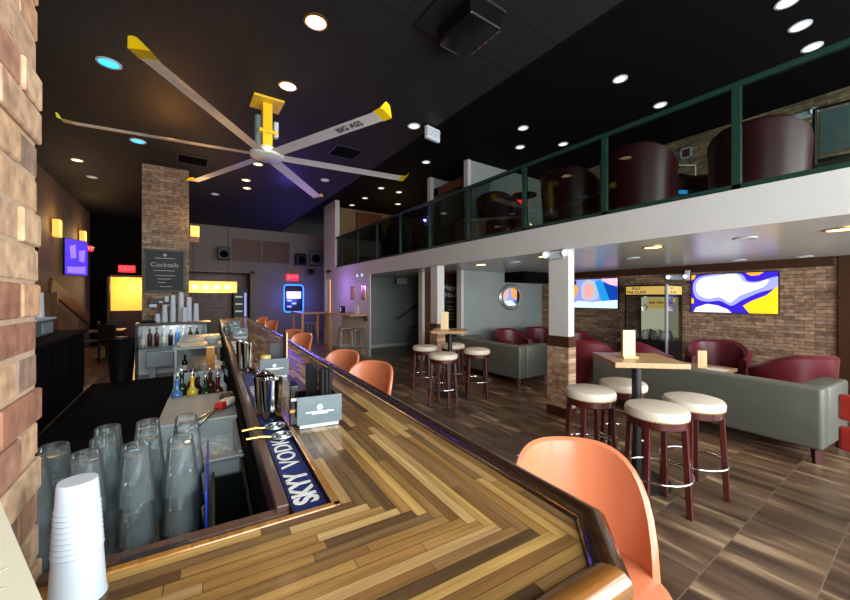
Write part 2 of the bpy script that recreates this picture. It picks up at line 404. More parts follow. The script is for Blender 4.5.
nt.links.new(mx_.outputs[2], pb.inputs['Base Color']); pb.inputs['Roughness'].default_value = .85
bp_ = nt.nodes.new('ShaderNodeBump'); bp_.inputs['Strength'].default_value = .5; bp_.inputs['Distance'].default_value = .006
nt.links.new(n1.outputs['Fac'], bp_.inputs['Height']); nt.links.new(bp_.outputs['Normal'], pb.inputs['Normal'])
PX, PY = -.228, 1.01
b = MB(); b.box(-.45, PX - .004, .765, PY - .010, 0, ZC); b.mi = 1
z, k = 0.004, 0
while z < 2.6:
    y = PY - .0 if k % 2 == 0 else PY
    first = True
    y1 = PY + random.uniform(-.006, .004); L = .195 if k % 2 == 0 else .095
    while y1 > .80:
        y0 = max(.765, y1 - L)
        b.box(PX - .1 if y1 < PY - .03 else -.45, PX + random.uniform(-.004, .004), y0, y1, z, z + .061, .003, random.choice(tones), seg=1)
        y1 = y0 - .006; L = .195
    z += .067; k += 1
struct(b.build('wall_pier', [M['mortar'], pm]))

# brick column behind the far bar counter
struct(MB().box(-.65, .165, 9.45, 10.2, 0, ZC).build('brick_pillar', M['brick_face']))

# mezzanine: slab, purple end wall, soffit, columns
struct(MB().box(XM + .02, XW, YF, 12.2, ZS0, ZS1).build('mezzanine_slab', M['soffit']))
struct(MB().box(XM, XM + .02, YF, 12.2, ZS0 - .01, ZS1).build('trim_fascia', M['white_paint']))
b = MB(); b.box(XM, XM + .03, 8.75, 11.75, 0, ZS0 - .01); b.box(XM, XM + .15, 11.75, 12.3, 2.45, ZS0 + .3); b.box(XM, XM + .15, 11.35, 12.45, ZS1, ZU); b.box(XM, XM + .15, 12.3, 12.45, 0, ZS1)
struct(b.build('wall_end', M['white_paint']))
struct(MB().box(XM + .15, XM + .9, 12.5, 12.56, 0, 2.4).build('doorway_glow', M['glow_room']))  # glowing panel added as the yellow light inside the opening
b = MB(); b.box(XM + .15, XW, 10.3, 10.4, 0, ZS0)
struct(b.build('wall_stair', M['grey_paint']))
b = MB(); b.box(XM + .16, XW, 10.26, 10.3, 0, .1)
struct(b.build('baseboard_stair', M['white_paint']))
struct(MB().box(5.5, XW, 6.45, 6.55, 0, ZS0).build('wall_mirror', M['grey_paint']))
struct(MB().box(5.42, 5.5, 6.42, 6.58, 0, ZS0).build('trim_2', M['white_paint']))
struct(MB().box(5.1, 7.2, 7.5, 7.6, 0, ZS0).build('wall_panelled', M['brown_wood']))
struct(MB().box(5.02, 5.1, 7.46, 7.62, 0, ZS0).build('trim_3', M['white_paint']))
struct(MB().box(6.9, XW, 5.8, 6.45, 1.98, ZS0).build('soffit_box', M['black_matte']))
struct(MB().box(XW - .03, XW, 1.0, 6.45, 2.08, ZS0).build('trim_4', M['dark_wood']))
struct(MB().box(XW - .06, XW, .76, .95, 0, ZS0).build('trim_5', M['dark_wood']))
def column(x0, x1, y0, y1, nm):
    b = MB(); b.box(x0, x1, y0, y1, 1.07, ZS0)
    b.mi = 1; b.box(x0 - .02, x1 + .02, y0 - .02, y1 + .02, .93, 1.07); b.box(x0 - .02, x1 + .02, y0 - .02, y1 + .02, 0, .12)
    b.mi = 2; b.box(x0 - .015, x1 + .015, y0 - .015, y1 + .015, .12, .93)
    struct(b.build(nm, [M['white_paint'], M['dark_wood'], M['brick_col']]))
column(XM, XM + .13, 2.81, 3.11, 'column'); column(XM, XM + .17, 5.7, 5.93, 'column')
# upstairs partitions
b = MB(); b.box(5.6, XW, 6.3, 6.4, ZS1, ZU); b.box(5.6, XW, 7.8, 7.9, ZS1, ZU)
struct(b.build('wall_upper_partition', M['grey_paint']))
b = MB()
for y0 in (6.28, 7.78): b.box(5.5, 5.6, y0, y0 + .14, ZS1, ZU)
struct(b.build('trim_6', M['white_paint']))
b = MB(); b.box(5.62, 5.7, 6.42, 6.6, ZS1, 4.5); b.box(5.62, 5.7, 7.6, 7.78, ZS1, 4.5); b.box(5.62, 5.7, 6.42, 7.78, 4.3, 4.5)
struct(b.build('door_3', M['brown_wood']))
struct(MB().box(XM + .15, XW, 12.2, 12.3, ZS1, ZU).build('wall_upper_end', M['tan_paint']))
b = MB(); b.box(5.3, 6.3, 12.12, 12.2, ZS1, 4.7); b.box(6.7, 7.0, 12.12, 12.2, ZS1, 4.7)
struct(b.build('trim_7', M['brown_wood']))

# ------------------------------------------------------------------ railing
r = thing('railing', 'dark green metal and glass railing along the white mezzanine edge', 'railing', (XM + .04, 0, ZS1))
ys = [-1.3, -.12, 1.10, 2.34, 3.56, 4.82, 6.0, 7.2, 8.4, 9.6, 10.8]
for y in ys: MB().box(-.025, .025, y - .035, y + .035, 0, .96, .004).build('post', M['green_metal'], r)
MB().box(-.035, .035, -2.3, 11.34, .94, .99, .008).build('top_rail', M['green_metal'], r)
MB().box(-.025, .025, -2.3, 11.34, 0, .05, .004).build('bottom_rail', M['green_metal'], r)
for y0, y1 in zip(ys, ys[1:] + [11.34]): MB().box(-.005, .005, y0 + .035, y1 - .035, .05, .94).build('glass_panel', M['pane'], r)

# ------------------------------------------------------------------ bar counter
bar = thing('bar_counter', 'long varnished strip wood bar counter with dark rounded armrest rail', 'bar counter', (0, 0, 0), BROT)
AEND = 10.3; ZT = 1.07; W = .038
C0, C1, A0, A1 = .255, .715, .425, .885      # inner / outer edges of the right run, outer / inner edges of the near run
ptones = [lin(c) for c in ((200, 160, 92), (172, 132, 74), (140, 102, 58), (112, 82, 52), (188, 150, 96), (152, 116, 72), (90, 68, 44), (206, 170, 108), (128, 98, 62), (166, 124, 68))]
def clipq(x0, x1, y0, y1):      # keep boards inside the cut corner
    k = (C1 - .105) - A0            # line  c - a = k
    pts = [(x0, y0), (x1, y0), (x1, y1), (x0, y1)]; out = []
    for i in range(4):
        p, q = pts[i], pts[(i + 1) % 4]; fp, fq = p[0] - p[1] - k, q[0] - q[1] - k
        if fp <= 0: out.append(p)
        if fp * fq < 0:
            t = fp / (fp - fq); out.append((p[0] + t * (q[0] - p[0]), p[1] + t * (q[1] - p[1])))
    return out
nx = MB(); ny = MB(); N = 16; w = (C1 - C0 - .018) / N; D0 = C0 + .018; E1 = A1 - .018
def board(mb, x0, x1, y0, y1, t):
    g = .0006; q = clipq(x0 + g, x1 - g, y0 + g, y1 - g)
    if len(q) < 3: return
    jit = random.uniform(.88, 1.1); t = tuple(a * jit for a in t[:3]) + (1,)
    mb.quad([(x, y, ZT) for x, y in q], t)
last = None
for k in range(N):             # near run: row k from the inside, ends at a stepped mitre
    y1 = E1 - k * w; y0 = y1 - w; x = D0 + (2 * (k // 2) + (2 if k % 2 else 1)) * w * 1.0
    x = min(x, C1)
    while x > -.6:
        L = random.uniform(.14, .5); t = random.choice([q for q in ptones if q != last]); last = t
        board(nx, x - L, x, y0, y1, t); x -= L
for k in range(N):             # long run: column k from the inside
    x0 = D0 + k * w; x1 = x0 + w
    rows = [j for j in range(N) if D0 + (2 * (j // 2) + (2 if j % 2 else 1)) * w > x0 + .5 * w]
    y = E1 - (min(rows) if rows else N) * w
    while y < AEND:
        L = random.uniform(.18, .7); t = random.choice([q for q in ptones if q != last]); last = t
        board(ny, x0, x1, y, min(AEND, y + L), t); y += L
nx.build('near_top', M['strip_x'], bar); ny.build('long_top', M['strip_y'], bar)
b = MB(); b.prism([(-.6, A0), (C1 - .105, A0), (C1, A0 + .105), (C1, AEND), (C0, AEND), (C0, A1), (-.6, A1)], ZT - .05, ZT - .002)
b.build('core', M['dark_wood'], bar)
b = MB(); b.box(C0, C0 + .018, A1 - .018, AEND, ZT - .04, ZT + .003, .003); b.box(-.6, C0 + .018, A1 - .018, A1, ZT - .04, ZT + .003, .003)
b.build('inner_edging', M['gold_wood'], bar)
# armrest moulding: profile swept round the outside
prof = [(0, -.004), (.004, .008), (.02, .02), (.038, .024), (.054, .02), (.066, .008), (.07, -.01), (.066, -.03), (.05, -.045), (.035, -.07), (.0, -.07)]
path = [(-.6, A0), (C1 - .105, A0), (C1, A0 + .105), (C1, AEND)]
def offs(d):
    P = [Vector(p) for p in path]; nrm = []
    for p, q in zip(P, P[1:]):
        e = (q - p).normalized(); nrm.append(Vector((e.y, -e.x)))
    out = [P[0] + nrm[0] * d]
    for i in range(1, len(P) - 1):
        m_ = (nrm[i - 1] + nrm[i]); m_ = m_ / m_.dot(nrm[i]); out.append(P[i] + m_ * d)
    out.append(P[-1] + nrm[-1] * d); return out
b = MB(); rows = [[b.bm.verts.new((p.x, p.y, ZT + h)) for p in offs(d)] for d, h in prof]
fs = []
for A_, B_ in zip(rows, rows[1:] + rows[:1]):
    for i in range(1, 3): fs.append(b.bm.faces.new((A_[i], A_[i + 1], B_[i + 1], B_[i])))
b.build('armrest_rail', M['rail_wood'], bar, True)
b = MB(); rows = [[b.bm.verts.new((p.x, p.y, ZT + h)) for p in offs(d)[:2]] for d, h in prof]
for A_, B_ in zip(rows, rows[1:] + rows[:1]): b.bm.faces.new((A_[0], A_[1], B_[1], B_[0]))
b.build('near_armrest_rail', M['lit_rail'], bar, True)
b = MB(); b.box(C0 + .02, C1 - .05, A0 + .2, AEND, .0, ZT - .05); b.prism([(-.6, A0 + .06), (C1 - .13, A0 + .06), (C1 - .05, A0 + .14), (C1 - .05, A1 - .02), (-.6, A1 - .02)], 0, ZT - .05)
b.build('front_panel', M['dark_wood'], bar)
b = MB(); b.box(.165, C0, .955, AEND, .99, 1.048); b.box(-.6, C0, .885, .955, .97, 1.02)
b.build('drip_trough', M['dark_wood'], bar)
b = MB(); b.box(.135, .166, .955, AEND, .96, 1.060, .004); b.box(-.6, .166, .945, .978, .94, 1.045, .004)
b.build('trough_ledge', M['ledge_wood'], bar)
b = MB(); b.box(.12, .135, .978, AEND, .1, .98); b.box(-.6, .135, .96, .978, .1, .95)
b.build('inner_panel', M['black_matte'], bar)

# drip mats in the trough
def drip_mat(label, c0, c1, a0, a1, m, words=None):
    t = thing('bar_mat', label, 'bar mat', BL((c0 + c1) / 2, a0, 1.0485), BROT, 'mats laid in the bar trough')
    hw = (c1 - c0) / 2; L = a1 - a0
    b = MB(); b.box(-hw, hw, 0, L, 0, .006, .002)
    for i in range(int(L / .012)): b.box(-hw + .006, hw - .006, i * .012 + .004, i * .012 + .008, .006, .0085)
    b.build('mat_body', m, t)
    return t, hw, L
RM = (0, 0, PI / 2)
m1, hw, L = drip_mat('navy rubber bar mat lettered in white, nearest the bar corner', .169, .254, .89, 1.70, M['blue_mat'])
text('lettering', 'SKYY', M['white_ink'], .084, m1, (.0, .138, .0092), RM, bold=.003, sx=.92)
text('lettering', 'VODKA', M['white_ink'], .08, m1, (.0, .43, .0092), RM, bold=.0008, sx=1.12)
m2, hw, L = drip_mat('navy rubber bar mat lettered in white, behind the steel shaker cups', .169, .254, 1.72, 2.75, M['blue_mat'])
text('lettering', 'SKYY', M['white_ink'], .082, m2, (0, .18, .0092), RM, bold=.0022, sx=.9)
text('lettering', 'VODKA', M['white_ink'], .076, m2, (0, .5, .0092), RM, bold=.0006, sx=1.0)
m3, hw, L = drip_mat('dark bar mat printed with white blocks, farthest along the trough', .169, .254, 2.95, 5.0, M['dark_mat'])
b = MB()
for i in range(6): b.box(-.026, .026, .25 + i * .29, .47 + i * .29, .0085, .0095)
b.build('printed_blocks', M['white_ink'], m3)

# ------------------------------------------------------------------ things on the bar
def caddy(name, label, c, a, rz, emblem=True):
    t = thing(name, label, 'bar caddy', BL(c, a, ZT + .001), BROT + rz, 'grey bar caddies along the counter')
    MB().box(-.075, .075, 0, .16, 0, .022, .003).build('base', M['white_plastic'], t)
    p = MB().box(-.085, .085, -.012, .0, .018, .125, .002).build('front_plate', M['caddy'], t)
    b = MB(); b.lathe([(.011, 0), (.011, .001)], (0, 0, 0), 20, Matrix.Translation((0, -.0125, .082)) @ Matrix.Rotation(PI / 2, 4, 'X'))
    b.box(-.052, .052, -.0135, -.0122, .062, .067); b.box(-.03, .03, -.0135, -.0122, .056, .0585)
    b.build('emblem', M['white_ink'], p)
    b = MB()
    for x0, x1 in ((-.075, -.028), (-.024, .024), (.028, .075)):
        b.box(x0, x1, .005, .008, .022, .11); b.box(x0, x1, .152, .155, .022, .11); b.box(x0, x0 + .003, .005, .155, .022, .11); b.box(x1 - .003, x1, .005, .155, .022, .11)
    b.build('compartment_tray', M['black_gloss'], t)
    return t
def straws(label, c, a, h, n, rad, sq=False):
    b = MB()
    for i in range(n):
        x, y = random.uniform(-rad, rad), random.uniform(-rad, rad); dx, dy = random.uniform(-.004, .004), random.uniform(-.004, .004)
        b.tube([(x, y, 0), (x + dx, y + dy, h + random.uniform(-.006, .006))], .0028, 6)
    o = b.build('straw_bundle', M['black'], None, True, BL(c, a, ZT + .024)); o.rotation_euler = (0, 0, BROT)
    tag(o, label, 'straws', 'bundles of black straws', 'stuff'); return o
caddy('bar_caddy', 'grey emblem-fronted bar caddy on the counter beside the shaker cups', .362, 1.43, -.12)
straws('bundle of black straws in the nearest caddy, right-hand and lower', .404, 1.50, .19, 80, .021)
straws('bundle of black straws in the nearest caddy, taller middle one', .356, 1.55, .205, 80, .021)
o = MB().box(-.016, .016, -.05, .05, 0, .155, .003).build('napkin_box', M['black_gloss'], None, loc=BL(.284, 1.54, ZT + .004)); o.rotation_euler = (0, 0, BROT - .12)
tag(o, 'black napkin box standing at the left of the nearest caddy', 'box')
for z_, w_ in ((.095, .012), (.05, .016)):
    MB().box(-w_, w_, -.0515, -.05, z_, z_ + .012).build('sticker', M['white_ink'] if z_ > .06 else M['brass'], o)
caddy('bar_caddy', 'grey emblem-fronted bar caddy holding black menus, second along the counter', .335, 2.44, -.12)
b = MB(); b.box(-.045, .045, .0, .012, 0, .19, .002); o = b.build('menu_card', M['black'], None, loc=BL(.36, 2.53, ZT + .024)); o.rotation_euler = (0, 0, BROT)
tag(o, 'black menu card standing upright in the second caddy', 'menu')
o = MB().box(-.003, .003, -.07, .07, 0, .26, .001).build('menu_card', M['black'], None, loc=BL(.413, 2.53, ZT + .024)); o.rotation_euler = (0, 0, BROT)
MB().box(-.0035, .0035, -.0725, -.07, 0, .26).build('pale_edge', M['pale_wood'], o)
tag(o, 'tall black menu with pale wooden edge in the second caddy', 'menu')
o = MB().lathe([(.0, 0), (.03, 0), (.034, .04), (.03, .05), (.0, .055)], n=14).build('lemon_wedges', mat('lemon_flesh', (196, 176, 96), .5), None, True, BL(.292, 2.52, ZT + .09))
tag(o, 'pale yellow garnish heaped in the left of the second caddy', 'garnish', kind='stuff')
caddy('bar_caddy', 'small grey bar caddy farthest along the counter, beyond the work table', .30, 5.12, -.12)
caddy('bar_caddy', 'small grey bar caddy at the far bottles end of the counter', .32, 6.9, -.12)

def tin(name, label, c, a, z, h=.175, r=.044, group='steel shaker cups on the bar mats'):
    o = MB().lathe([(r * .78, 0), (r * .8, .004), (r, h), (r + .002, h + .002), (r - .002, h), (r * .76, .006), (0, .006)], n=28, cap=False).build(name, M['chrome'], None, True, BL(c, a, z))
    return tag(o, label, 'shaker', group)
tin('shaker_cup', 'steel shaker cup on navy mat beside nearest caddy, front one of two', .218, 1.66, 1.0575)
sc2 = tin('shaker_cup', 'steel shaker cup on navy mat, just behind the front shaker cup', .198, 1.76, 1.0575, .17)
MB().lathe([(.0, .0), (.028, .0), (.03, .012), (.0, .03)], (0, 0, .171), n=20).build('domed_lid', M['chrome'], sc2, True)
tin('shaker_cup', 'tall steel shaker cup farther along the mats, right one of pair', .215, 2.86, 1.0575, .2)
tin('shaker_cup', 'tall steel shaker cup farther along the mats, left one of pair', .182, 2.97, 1.0575, .2, .038)
# strainers hooked over the ledge
def strainer(label, c, a, rz):
    t = thing('cocktail_strainer', label, 'strainer', BL(c, a, 1.063), BROT + rz, 'cocktail strainers on the near mat')
    b = MB(); b.ring((0, 0, .006), .036, .004, 28, 8); b.lathe([(0, .002), (.034, .002), (.034, .004), (0, .004)], n=24); b.build('disc', M['steel'], t, True)
    b = MB(); b.ring((0, 0, .008), .02, .003, 22, 8); b.build('spring', M['chrome'], t, True)
    MB().tube([(-.036, 0, .006), (-.07, 0, .012), (-.12, 0, .012)], .005, 8).build('handle', M['brass'], t, True)
strainer('round steel cocktail strainer with brass handle, right at front of shaker cups', .213, 1.535, .1)
strainer('round steel cocktail strainer with brass handle, nearer the white lettering', .222, 1.42, -.05)

# stacked white cups by the brick
def cupstack(name, label, loc, h, r0, r1, n, m, group=None, ribs=True, tilt=None):
    pr = [(0, h), (r1 * .96, h), (r1, h - .004)]
    hb = h * .42 if ribs else 0
    for i in range(n):
        z = h * .78 - (h * .36) * i / max(1, n - 1) if ribs else h - (i + 1) * (h * .9) / n
        f = 1 - z / h; rr = r1 + (r0 - r1) * f
        pr += [(rr, z + .004), (rr + .0015, z), (rr, z - .002)]
    pr += [(r0, .004), (r0 + .002, .0), (r0 - .004, .0)]
    o = MB().lathe(pr, n=32, cap=False).build(name, m, None, True, loc)
    return tag(o, label, 'cups', group)
o = cupstack('cup_stack', 'tall stack of white plastic cups upside down beside the brick pier', (-.143, .835, ZT + .001), .2, .037, .0265, 9, M['white_plastic'])
o.rotation_euler = (0, 0, 0)
# leaning menu sheet in the lower left
sh = thing('menu_holder', 'cream printed menu page lying on a holder beside the brick pier', 'menu', (-.105, .474, ZT + .001), math.radians(20.6))
MB().box(-.19, -.006, -.2, .30, 0, .225, .004).build('holder_box', M['black'], sh)
MB().box(-.2, .0, -.25, .345, .2255, .2285).build('page', M['paper'], sh)
b = MB()
for i in range(14): b.box(-.03 - (i % 3) * .012, -.012 - (i % 2) * .006, -.2 + i * .036, -.1985 + i * .036, .2285, .229)
b.build('print_marks', M['grey_ink'], sh)

# ------------------------------------------------------------------ wells behind the bar
# drainboard with two tiers of upturned pint glasses
o = MB(); o.box(-.62, -.025, 1.06, 1.56, .82, .849, .004); o.box(-.62, -.025, 1.06, 1.07, .4, .82); o.box(-.6, -.58, 1.1, 1.5, 0, .82); o.box(-.06, -.04, 1.1, 1.5, 0, .82); o.box(-.62, -.025, 1.54, 1.56, .4, .82)
db = o.build('drainboard', M['steel_panel'], None, loc=(0, 0, 0)); db.rotation_euler = (0, 0, BROT); tag(db, 'stainless drainboard under the stacked pint glasses', 'drainboard')
def pint(z, c, a, label):
    h, rb, rt = .148, .030, .044
    pr = [(0, h), (rb - .004, h), (rb, h - .004), (rb + .001, h - .022), (rt, .0), (rt - .0025, .0), (rb - .002, h - .024), (0, h - .026)]
    if pint.me is None:
        o = MB().lathe(pr, n=28, cap=False).build('pint_glass', M['glass'], None, True); pint.me = o
    else: o = pint.me.copy(); COL.objects.link(o)
    o.location = BL(c, a, z); o.rotation_euler = (0, 0, random.uniform(0, 6))
    return tag(o, label, 'glass', 'upturned pint glasses on the drainboard')
pint.me = None
rowname = ['front row', 'middle row', 'rear row']
for ri, a in enumerate((1.20, 1.30, 1.40)):
    for ci in range(5):
        c = -.078 - ci * .097 + (ri % 2) * .012; ja, jc = random.uniform(-.005, .005), random.uniform(-.003, .003)
        for k, tier in enumerate(('bottom', 'middle', 'top')):
            if k == 2 and (ri, ci) in ((0, 4), (2, 3)): continue
            pint(.8492 + .1 * k, c + jc, a + ja, 'clear upturned pint glass, %s of stack, %s, %s stack from blue tray' % (tier, rowname[ri], ORD[ci]))
o = MB().box(-.06, .06, -.035, .035, 0, .03, .008).build('glass_ashtray', M['glass'], None, loc=BL(-.105, .915, 1.0205)); o.rotation_euler = (0, 0, BROT)
tag(o, 'square clear glass dish on the trough beside the white cups', 'dish')
o = MB(); o.box(-.019, -.013, 1.1, 1.5, .62, 1.07, .002); o.box(-.024, -.006, 1.1, 1.5, .60, .62, .002); o.box(-.02, -.01, 1.1, 1.12, 0, .6); o.box(-.02, -.01, 1.48, 1.5, 0, .6)
o = o.build('plastic_tray', M['blue_plastic']); o.rotation_euler = (0, 0, BROT); tag(o, 'blue plastic tray on edge beside the pint glasses', 'tray')
# ice bin
ib = thing('ice_bin', 'stainless ice bin with sloping lid set behind the bar ledge', 'ice bin', BL(0, 1.85), BROT)
b = MB(); c0, c1 = -.25, .115
b.box(c0, c1, 0, .02, .3, .86, .003); b.box(c0, c0 + .015, 0, 1.12, .3, .88, .003); b.box(c1 - .015, c1, 0, 1.12, .3, .88, .003); b.box(c0, c1, 1.1, 1.12, .3, .9, .003); b.box(c0, c1, 0, 1.12, .28, .3)
b.box(c0 - .01, c1 + .01, -.02, .035, .855, .868, .003)
b.build('bin_body', M['steel_panel'], ib)
b = MB(); b.box(c0 - .012, c1 + .01, .5, 1.13, .882, .9, .004); b.box(c0, c1, .49, .5, .70, .885); b.build('lid', M['steel_panel'], ib)
b = MB()
for lx in (c0 + .02, c1 - .05):
    for ly in (.03, 1.06): b.box(lx, lx + .03, ly, ly + .03, 0, .28)
b.build('leg_frame', M['steel'], ib)
b = MB(); ng = 22; gv = {}
for i in range(ng + 1):
    for j in range(ng + 1):
        gv[i, j] = b.bm.verts.new((c0 + .017 + (c1 - c0 - .034) * i / ng, .022 + .47 * j / ng, .74 + .06 * j / ng + random.uniform(-.008, .008)))
for i in range(ng):
    for j in range(ng): b.bm.faces.new((gv[i, j], gv[i + 1, j], gv[i + 1, j + 1], gv[i, j + 1]))
o = b.build('crushed_ice', M['ice'], None, False, BL(0, 1.85)); o.rotation_euler = (0, 0, BROT); tag(o, 'crushed ice filling the open half of the ice bin', 'ice', kind='stuff')
# empty sink between the glasses and the ice
b = MB(); b.box(.0, .115, 1.02, 1.80, .45, .47); b.box(.0, .115, 1.02, 1.03, .45, .86); b.box(.0, .115, 1.80, 1.815, .45, .80); b.box(-.004, .006, 1.02, 1.815, .45, .82); b.box(.105, .115, 1.02, 1.815, .45, .86); b.box(.04, .08, 1.4, 1.45, 0, .45)
o = b.build('bar_sink', mat('dark_steel_basin', (34, 44, 44), .35, .6)); o.rotation_euler = (0, 0, BROT); tag(o, 'dark empty steel basin between blue tray and the bar ledge', 'sink')
# tongs
tg = thing('ice_tongs', 'steel ice tongs with red grip lying on the ice bin lid', 'tongs', BL(.035, 2.48, .912), BROT - .55)
b = MB(); b.tube([(-.012, -.42, -.07), (-.02, -.2, -.01), (-.008, .0, .02)], .006, 10); b.tube([(.03, -.4, -.06), (.028, -.2, -.005), (.008, .0, .02)], .006, 10); b.build('arms', M['chrome'], tg, True)
MB().box(-.025, .025, -.02, .035, .0, .04, .008).build('grip', M['red_plastic'], tg)
MB().box(-.03, .03, .035, .13, .005, .045, .012).build('scoop_head', M['paper'], tg)
sg = thing('soda_gun', 'black soda gun resting in its holster by the bar ledge', 'soda gun', BL(.07, 2.62, .902), BROT)
MB().box(-.035, .04, -.06, .06, 0, .06, .02).build('holster', M['black'], sg); MB().tube([(0, .05, .04), (.01, .12, .03), (.03, .25, -.0)], .014, 10).build('hose', M['black_matte'], sg, True)
# speed rail with bottles
o = MB(); o.box(-.28, .11, 3.02, 3.62, .70, .72); o.box(-.28, .11, 3.02, 3.03, .72, .80); o.box(-.28, -.27, 3.02, 3.62, .72, .84); o.box(-.28, .11, 3.61, 3.62, .72, .95); o.box(-.26, -.24, 3.05, 3.07, 0, .7); o.box(.07, .09, 3.55, 3.57, 0, .7)
o = o.build('speed_rail', M['steel_panel']); o.rotation_euler = (0, 0, BROT); tag(o, 'steel bottle rail behind the ice bin lid', 'bottle rail')
def bottle(label, loc, m, h=.29, r=.036, spout=True, group='liquor bottles behind the bar', cap=None, lab=True):
    t = thing('liquor_bottle', label, 'bottle', loc, random.uniform(0, 6), group)
    MB().lathe([(0, 0), (r, 0), (r, h * .6), (r * .94, h * .65), (r * .7, h * .7), (r * .38, h * .75), (r * .34, h * .93), (r * .42, h * .93), (r * .42, h), (0, h)], n=16).build('glass_body', m, t, True)
    if lab: MB().lathe([(r + .0008, h * .15), (r + .0008, h * .45)], n=16, cap=False).build('paper_label', M['paper'], t, True)
    if spout: MB().tube([(0, 0, h), (0, 0, h + .02), (.012, 0, h + .05)], .006, 8).build('pour_spout', M['chrome'], t, True)
    return t
cols = ['blue', 'yellow', 'green', 'red', 'green', 'dark', 'clear', 'amber', 'red', 'dark']
pos = [(-.22, 3.08), (-.13, 3.09), (-.045, 3.1), (.03, 3.1), (-.2, 3.22), (-.1, 3.24), (.06, 3.26), (-.02, 3.36), (-.14, 3.4), (.07, 3.44)]
for i, ((c, a), k) in enumerate(zip(pos, cols)):
    bottle('%s liquor bottle with pour spout in bottle rail, %s, %s from aisle' % ({'dark': 'dark brown'}.get(k, k), 'front row' if i < 4 else 'rear rows', ORD[i if i < 4 else i - 4]), BL(c, a, .722), M[k + '_bottle'], random.uniform(.25, .3), lab=i % 2 == 0)
o = MB().box(-1.32, .1, 1.0, 8.8, 0, .012, .004).build('floor_mat', M['black_matte']); tag(o, 'black rubber floor mat inside the bar', 'floor mat')
# cutting-board block, plates and work table further along
o = MB().box(-.035, .035, -.02, .02, 0, .4, .004).build('wooden_board', M['gold_wood'], None, loc=BL(-.02, 3.9, .72)); o.rotation_euler = (0, 0, BROT)
tag(o, 'upright orange wooden board behind the bottle rail', 'board')
o = MB().box(-.2, .11, 3.7, 4.7, .68, .72).build('under_shelf', M['steel_panel']); o.rotation_euler = (0, 0, BROT); tag(o, 'steel under-bar shelf beyond the bottle rail', 'shelf')
MB().box(-.19, -.16, 3.75, 3.78, 0, .68).build('leg', M['steel'], o); MB().box(.07, .1, 4.6, 4.63, 0, .68).build('leg', M['steel'], o)
for i in range(3):
    o = MB().box(-.09, .07, -.12, .12, 0, .03, .006).build('white_tray', M['white_ceramic'], None, loc=BL(.03, 4.1, .721 + i * .06)); o.rotation_euler = (0, 0, BROT)
    MB().box(-.08, .06, -.1, .1, .03, .058).build('lining', M['steel_panel'], o)
    tag(o, 'white service tray beyond the bottles, %s of its stack' % ['bottom', 'middle', 'top'][i], 'tray', 'stacked white trays')
o = MB().lathe([(0, 0), (.13, 0), (.14, .05), (.11, .15), (.05, .18), (0, .18)], n=24).build('white_dome', M['white_plastic'], None, True, BL(.0, 4.5, .722)); tag(o, 'white domed plastic tub under the steel work table edge', 'tub')
wt = thing('work_table', 'stainless steel work table with papers inside the bar', 'work table', BL(-.15, 6.9), BROT)
MB().box(-.32, .26, -1.0, 1.0, .87, .9, .004).build('table_top', M['steel_panel'], wt); MB().box(-.3, .24, -.95, .95, .48, .5).build('lower_shelf', M['steel_panel'], wt)
for lx in (-.29, .22):
    for ly in (-.94, .94): MB().bar((lx, ly, 0), (lx, ly, .87), .035).build('leg', M['steel'], wt)
for i, (c, a, l) in enumerate(((-.28, 6.2, 'sheet of white paper at near end of the steel work table'), (-.2, 6.9, 'sheet of white paper at the far end of the steel work table'))):
    o = MB().box(-.15, .15, -.2, .2, 0, .008, .001).build('paper_sheet', M['paper'], None, loc=BL(c, a, .901)); o.rotation_euler = (0, 0, BROT + .2 - .3 * i); tag(o, l, 'paper')
o = MB().lathe([(0, 0), (.06, 0), (.11, .07), (.12, .09), (.09, .11), (0, .12)], n=20).build('towel_bundle', M['white_ceramic'], None, True, BL(.0, 6.25, .901)); tag(o, 'crumpled white towel bundle on the steel work table', 'towel')
bottle('dark sauce bottle on lower shelf of the steel work table', BL(-.35, 6.2, .501), M['dark_bottle'], .26, spout=False)
# glassware clusters on the far part of the trough
for i in range(6):
    o = MB().lathe([(0, 0), (.03, 0), (.036, .13), (.034, .13), (.028, .006), (0, .006)], n=14, cap=False).build('tumbler', M['glass'], None, True, BL(.2 + .035 * (i % 2 * 2 - 1), 5.7 + i * .22, 1.049))
    tag(o, 'clear tumbler on the far trough, %s beyond the printed mat' % ORD[i], 'glass', 'tumblers at the far end of the trough')

# far transverse counter with cups and bottles
fc = thing('far_counter', 'dark topped back counter in front of the brick pillar', 'counter', (0, 0, 0))
MB().box(-.72, .55, 8.85, 9.44, 1.03, 1.08, .006).build('counter_top', M['dark_wood'], fc)
MB().box(-.70, .5, 9.36, 9.4, .0, 1.03).build('back_panel', M['white_ceramic'], fc)
MB().box(-.70, .5, 8.95, 9.36, .57, .6).build('bottle_shelf', M['pale_glass'], fc)
MB().box(-.72, -.70, 8.9, 9.4, 0, 1.03).build('side_panel', M['black'], fc); MB().box(.5, .52, 8.9, 9.4, 0, 1.03).build('side_panel', M['black'], fc)
b = MB(); b.box(-.55, -.1, 8.9, 9.3, .2, .5, .01); b.box(-.5, -.4, 8.95, 9.0, 0, .2); b.build('steel_sink', M['steel_panel'], fc)
hh = [.17, .36, .56, .62, .52, .38, .3]
xs = [-.38, -.26, -.12, .02, .16, .29, .08]
for i, (x, h) in enumerate(zip(xs, hh)):
    cupstack('cup_stack', 'white cup stack on the counter under the chalkboard, %s from the left' % ORD[i] if i < 6 else 'short white cup stack in front of the taller ones under the chalkboard', (x, 9.2 if i < 6 else 9.0, 1.081), h, .055, .042, 8, M['white_plastic'], 'white cup stacks under the chalkboard', ribs=False)
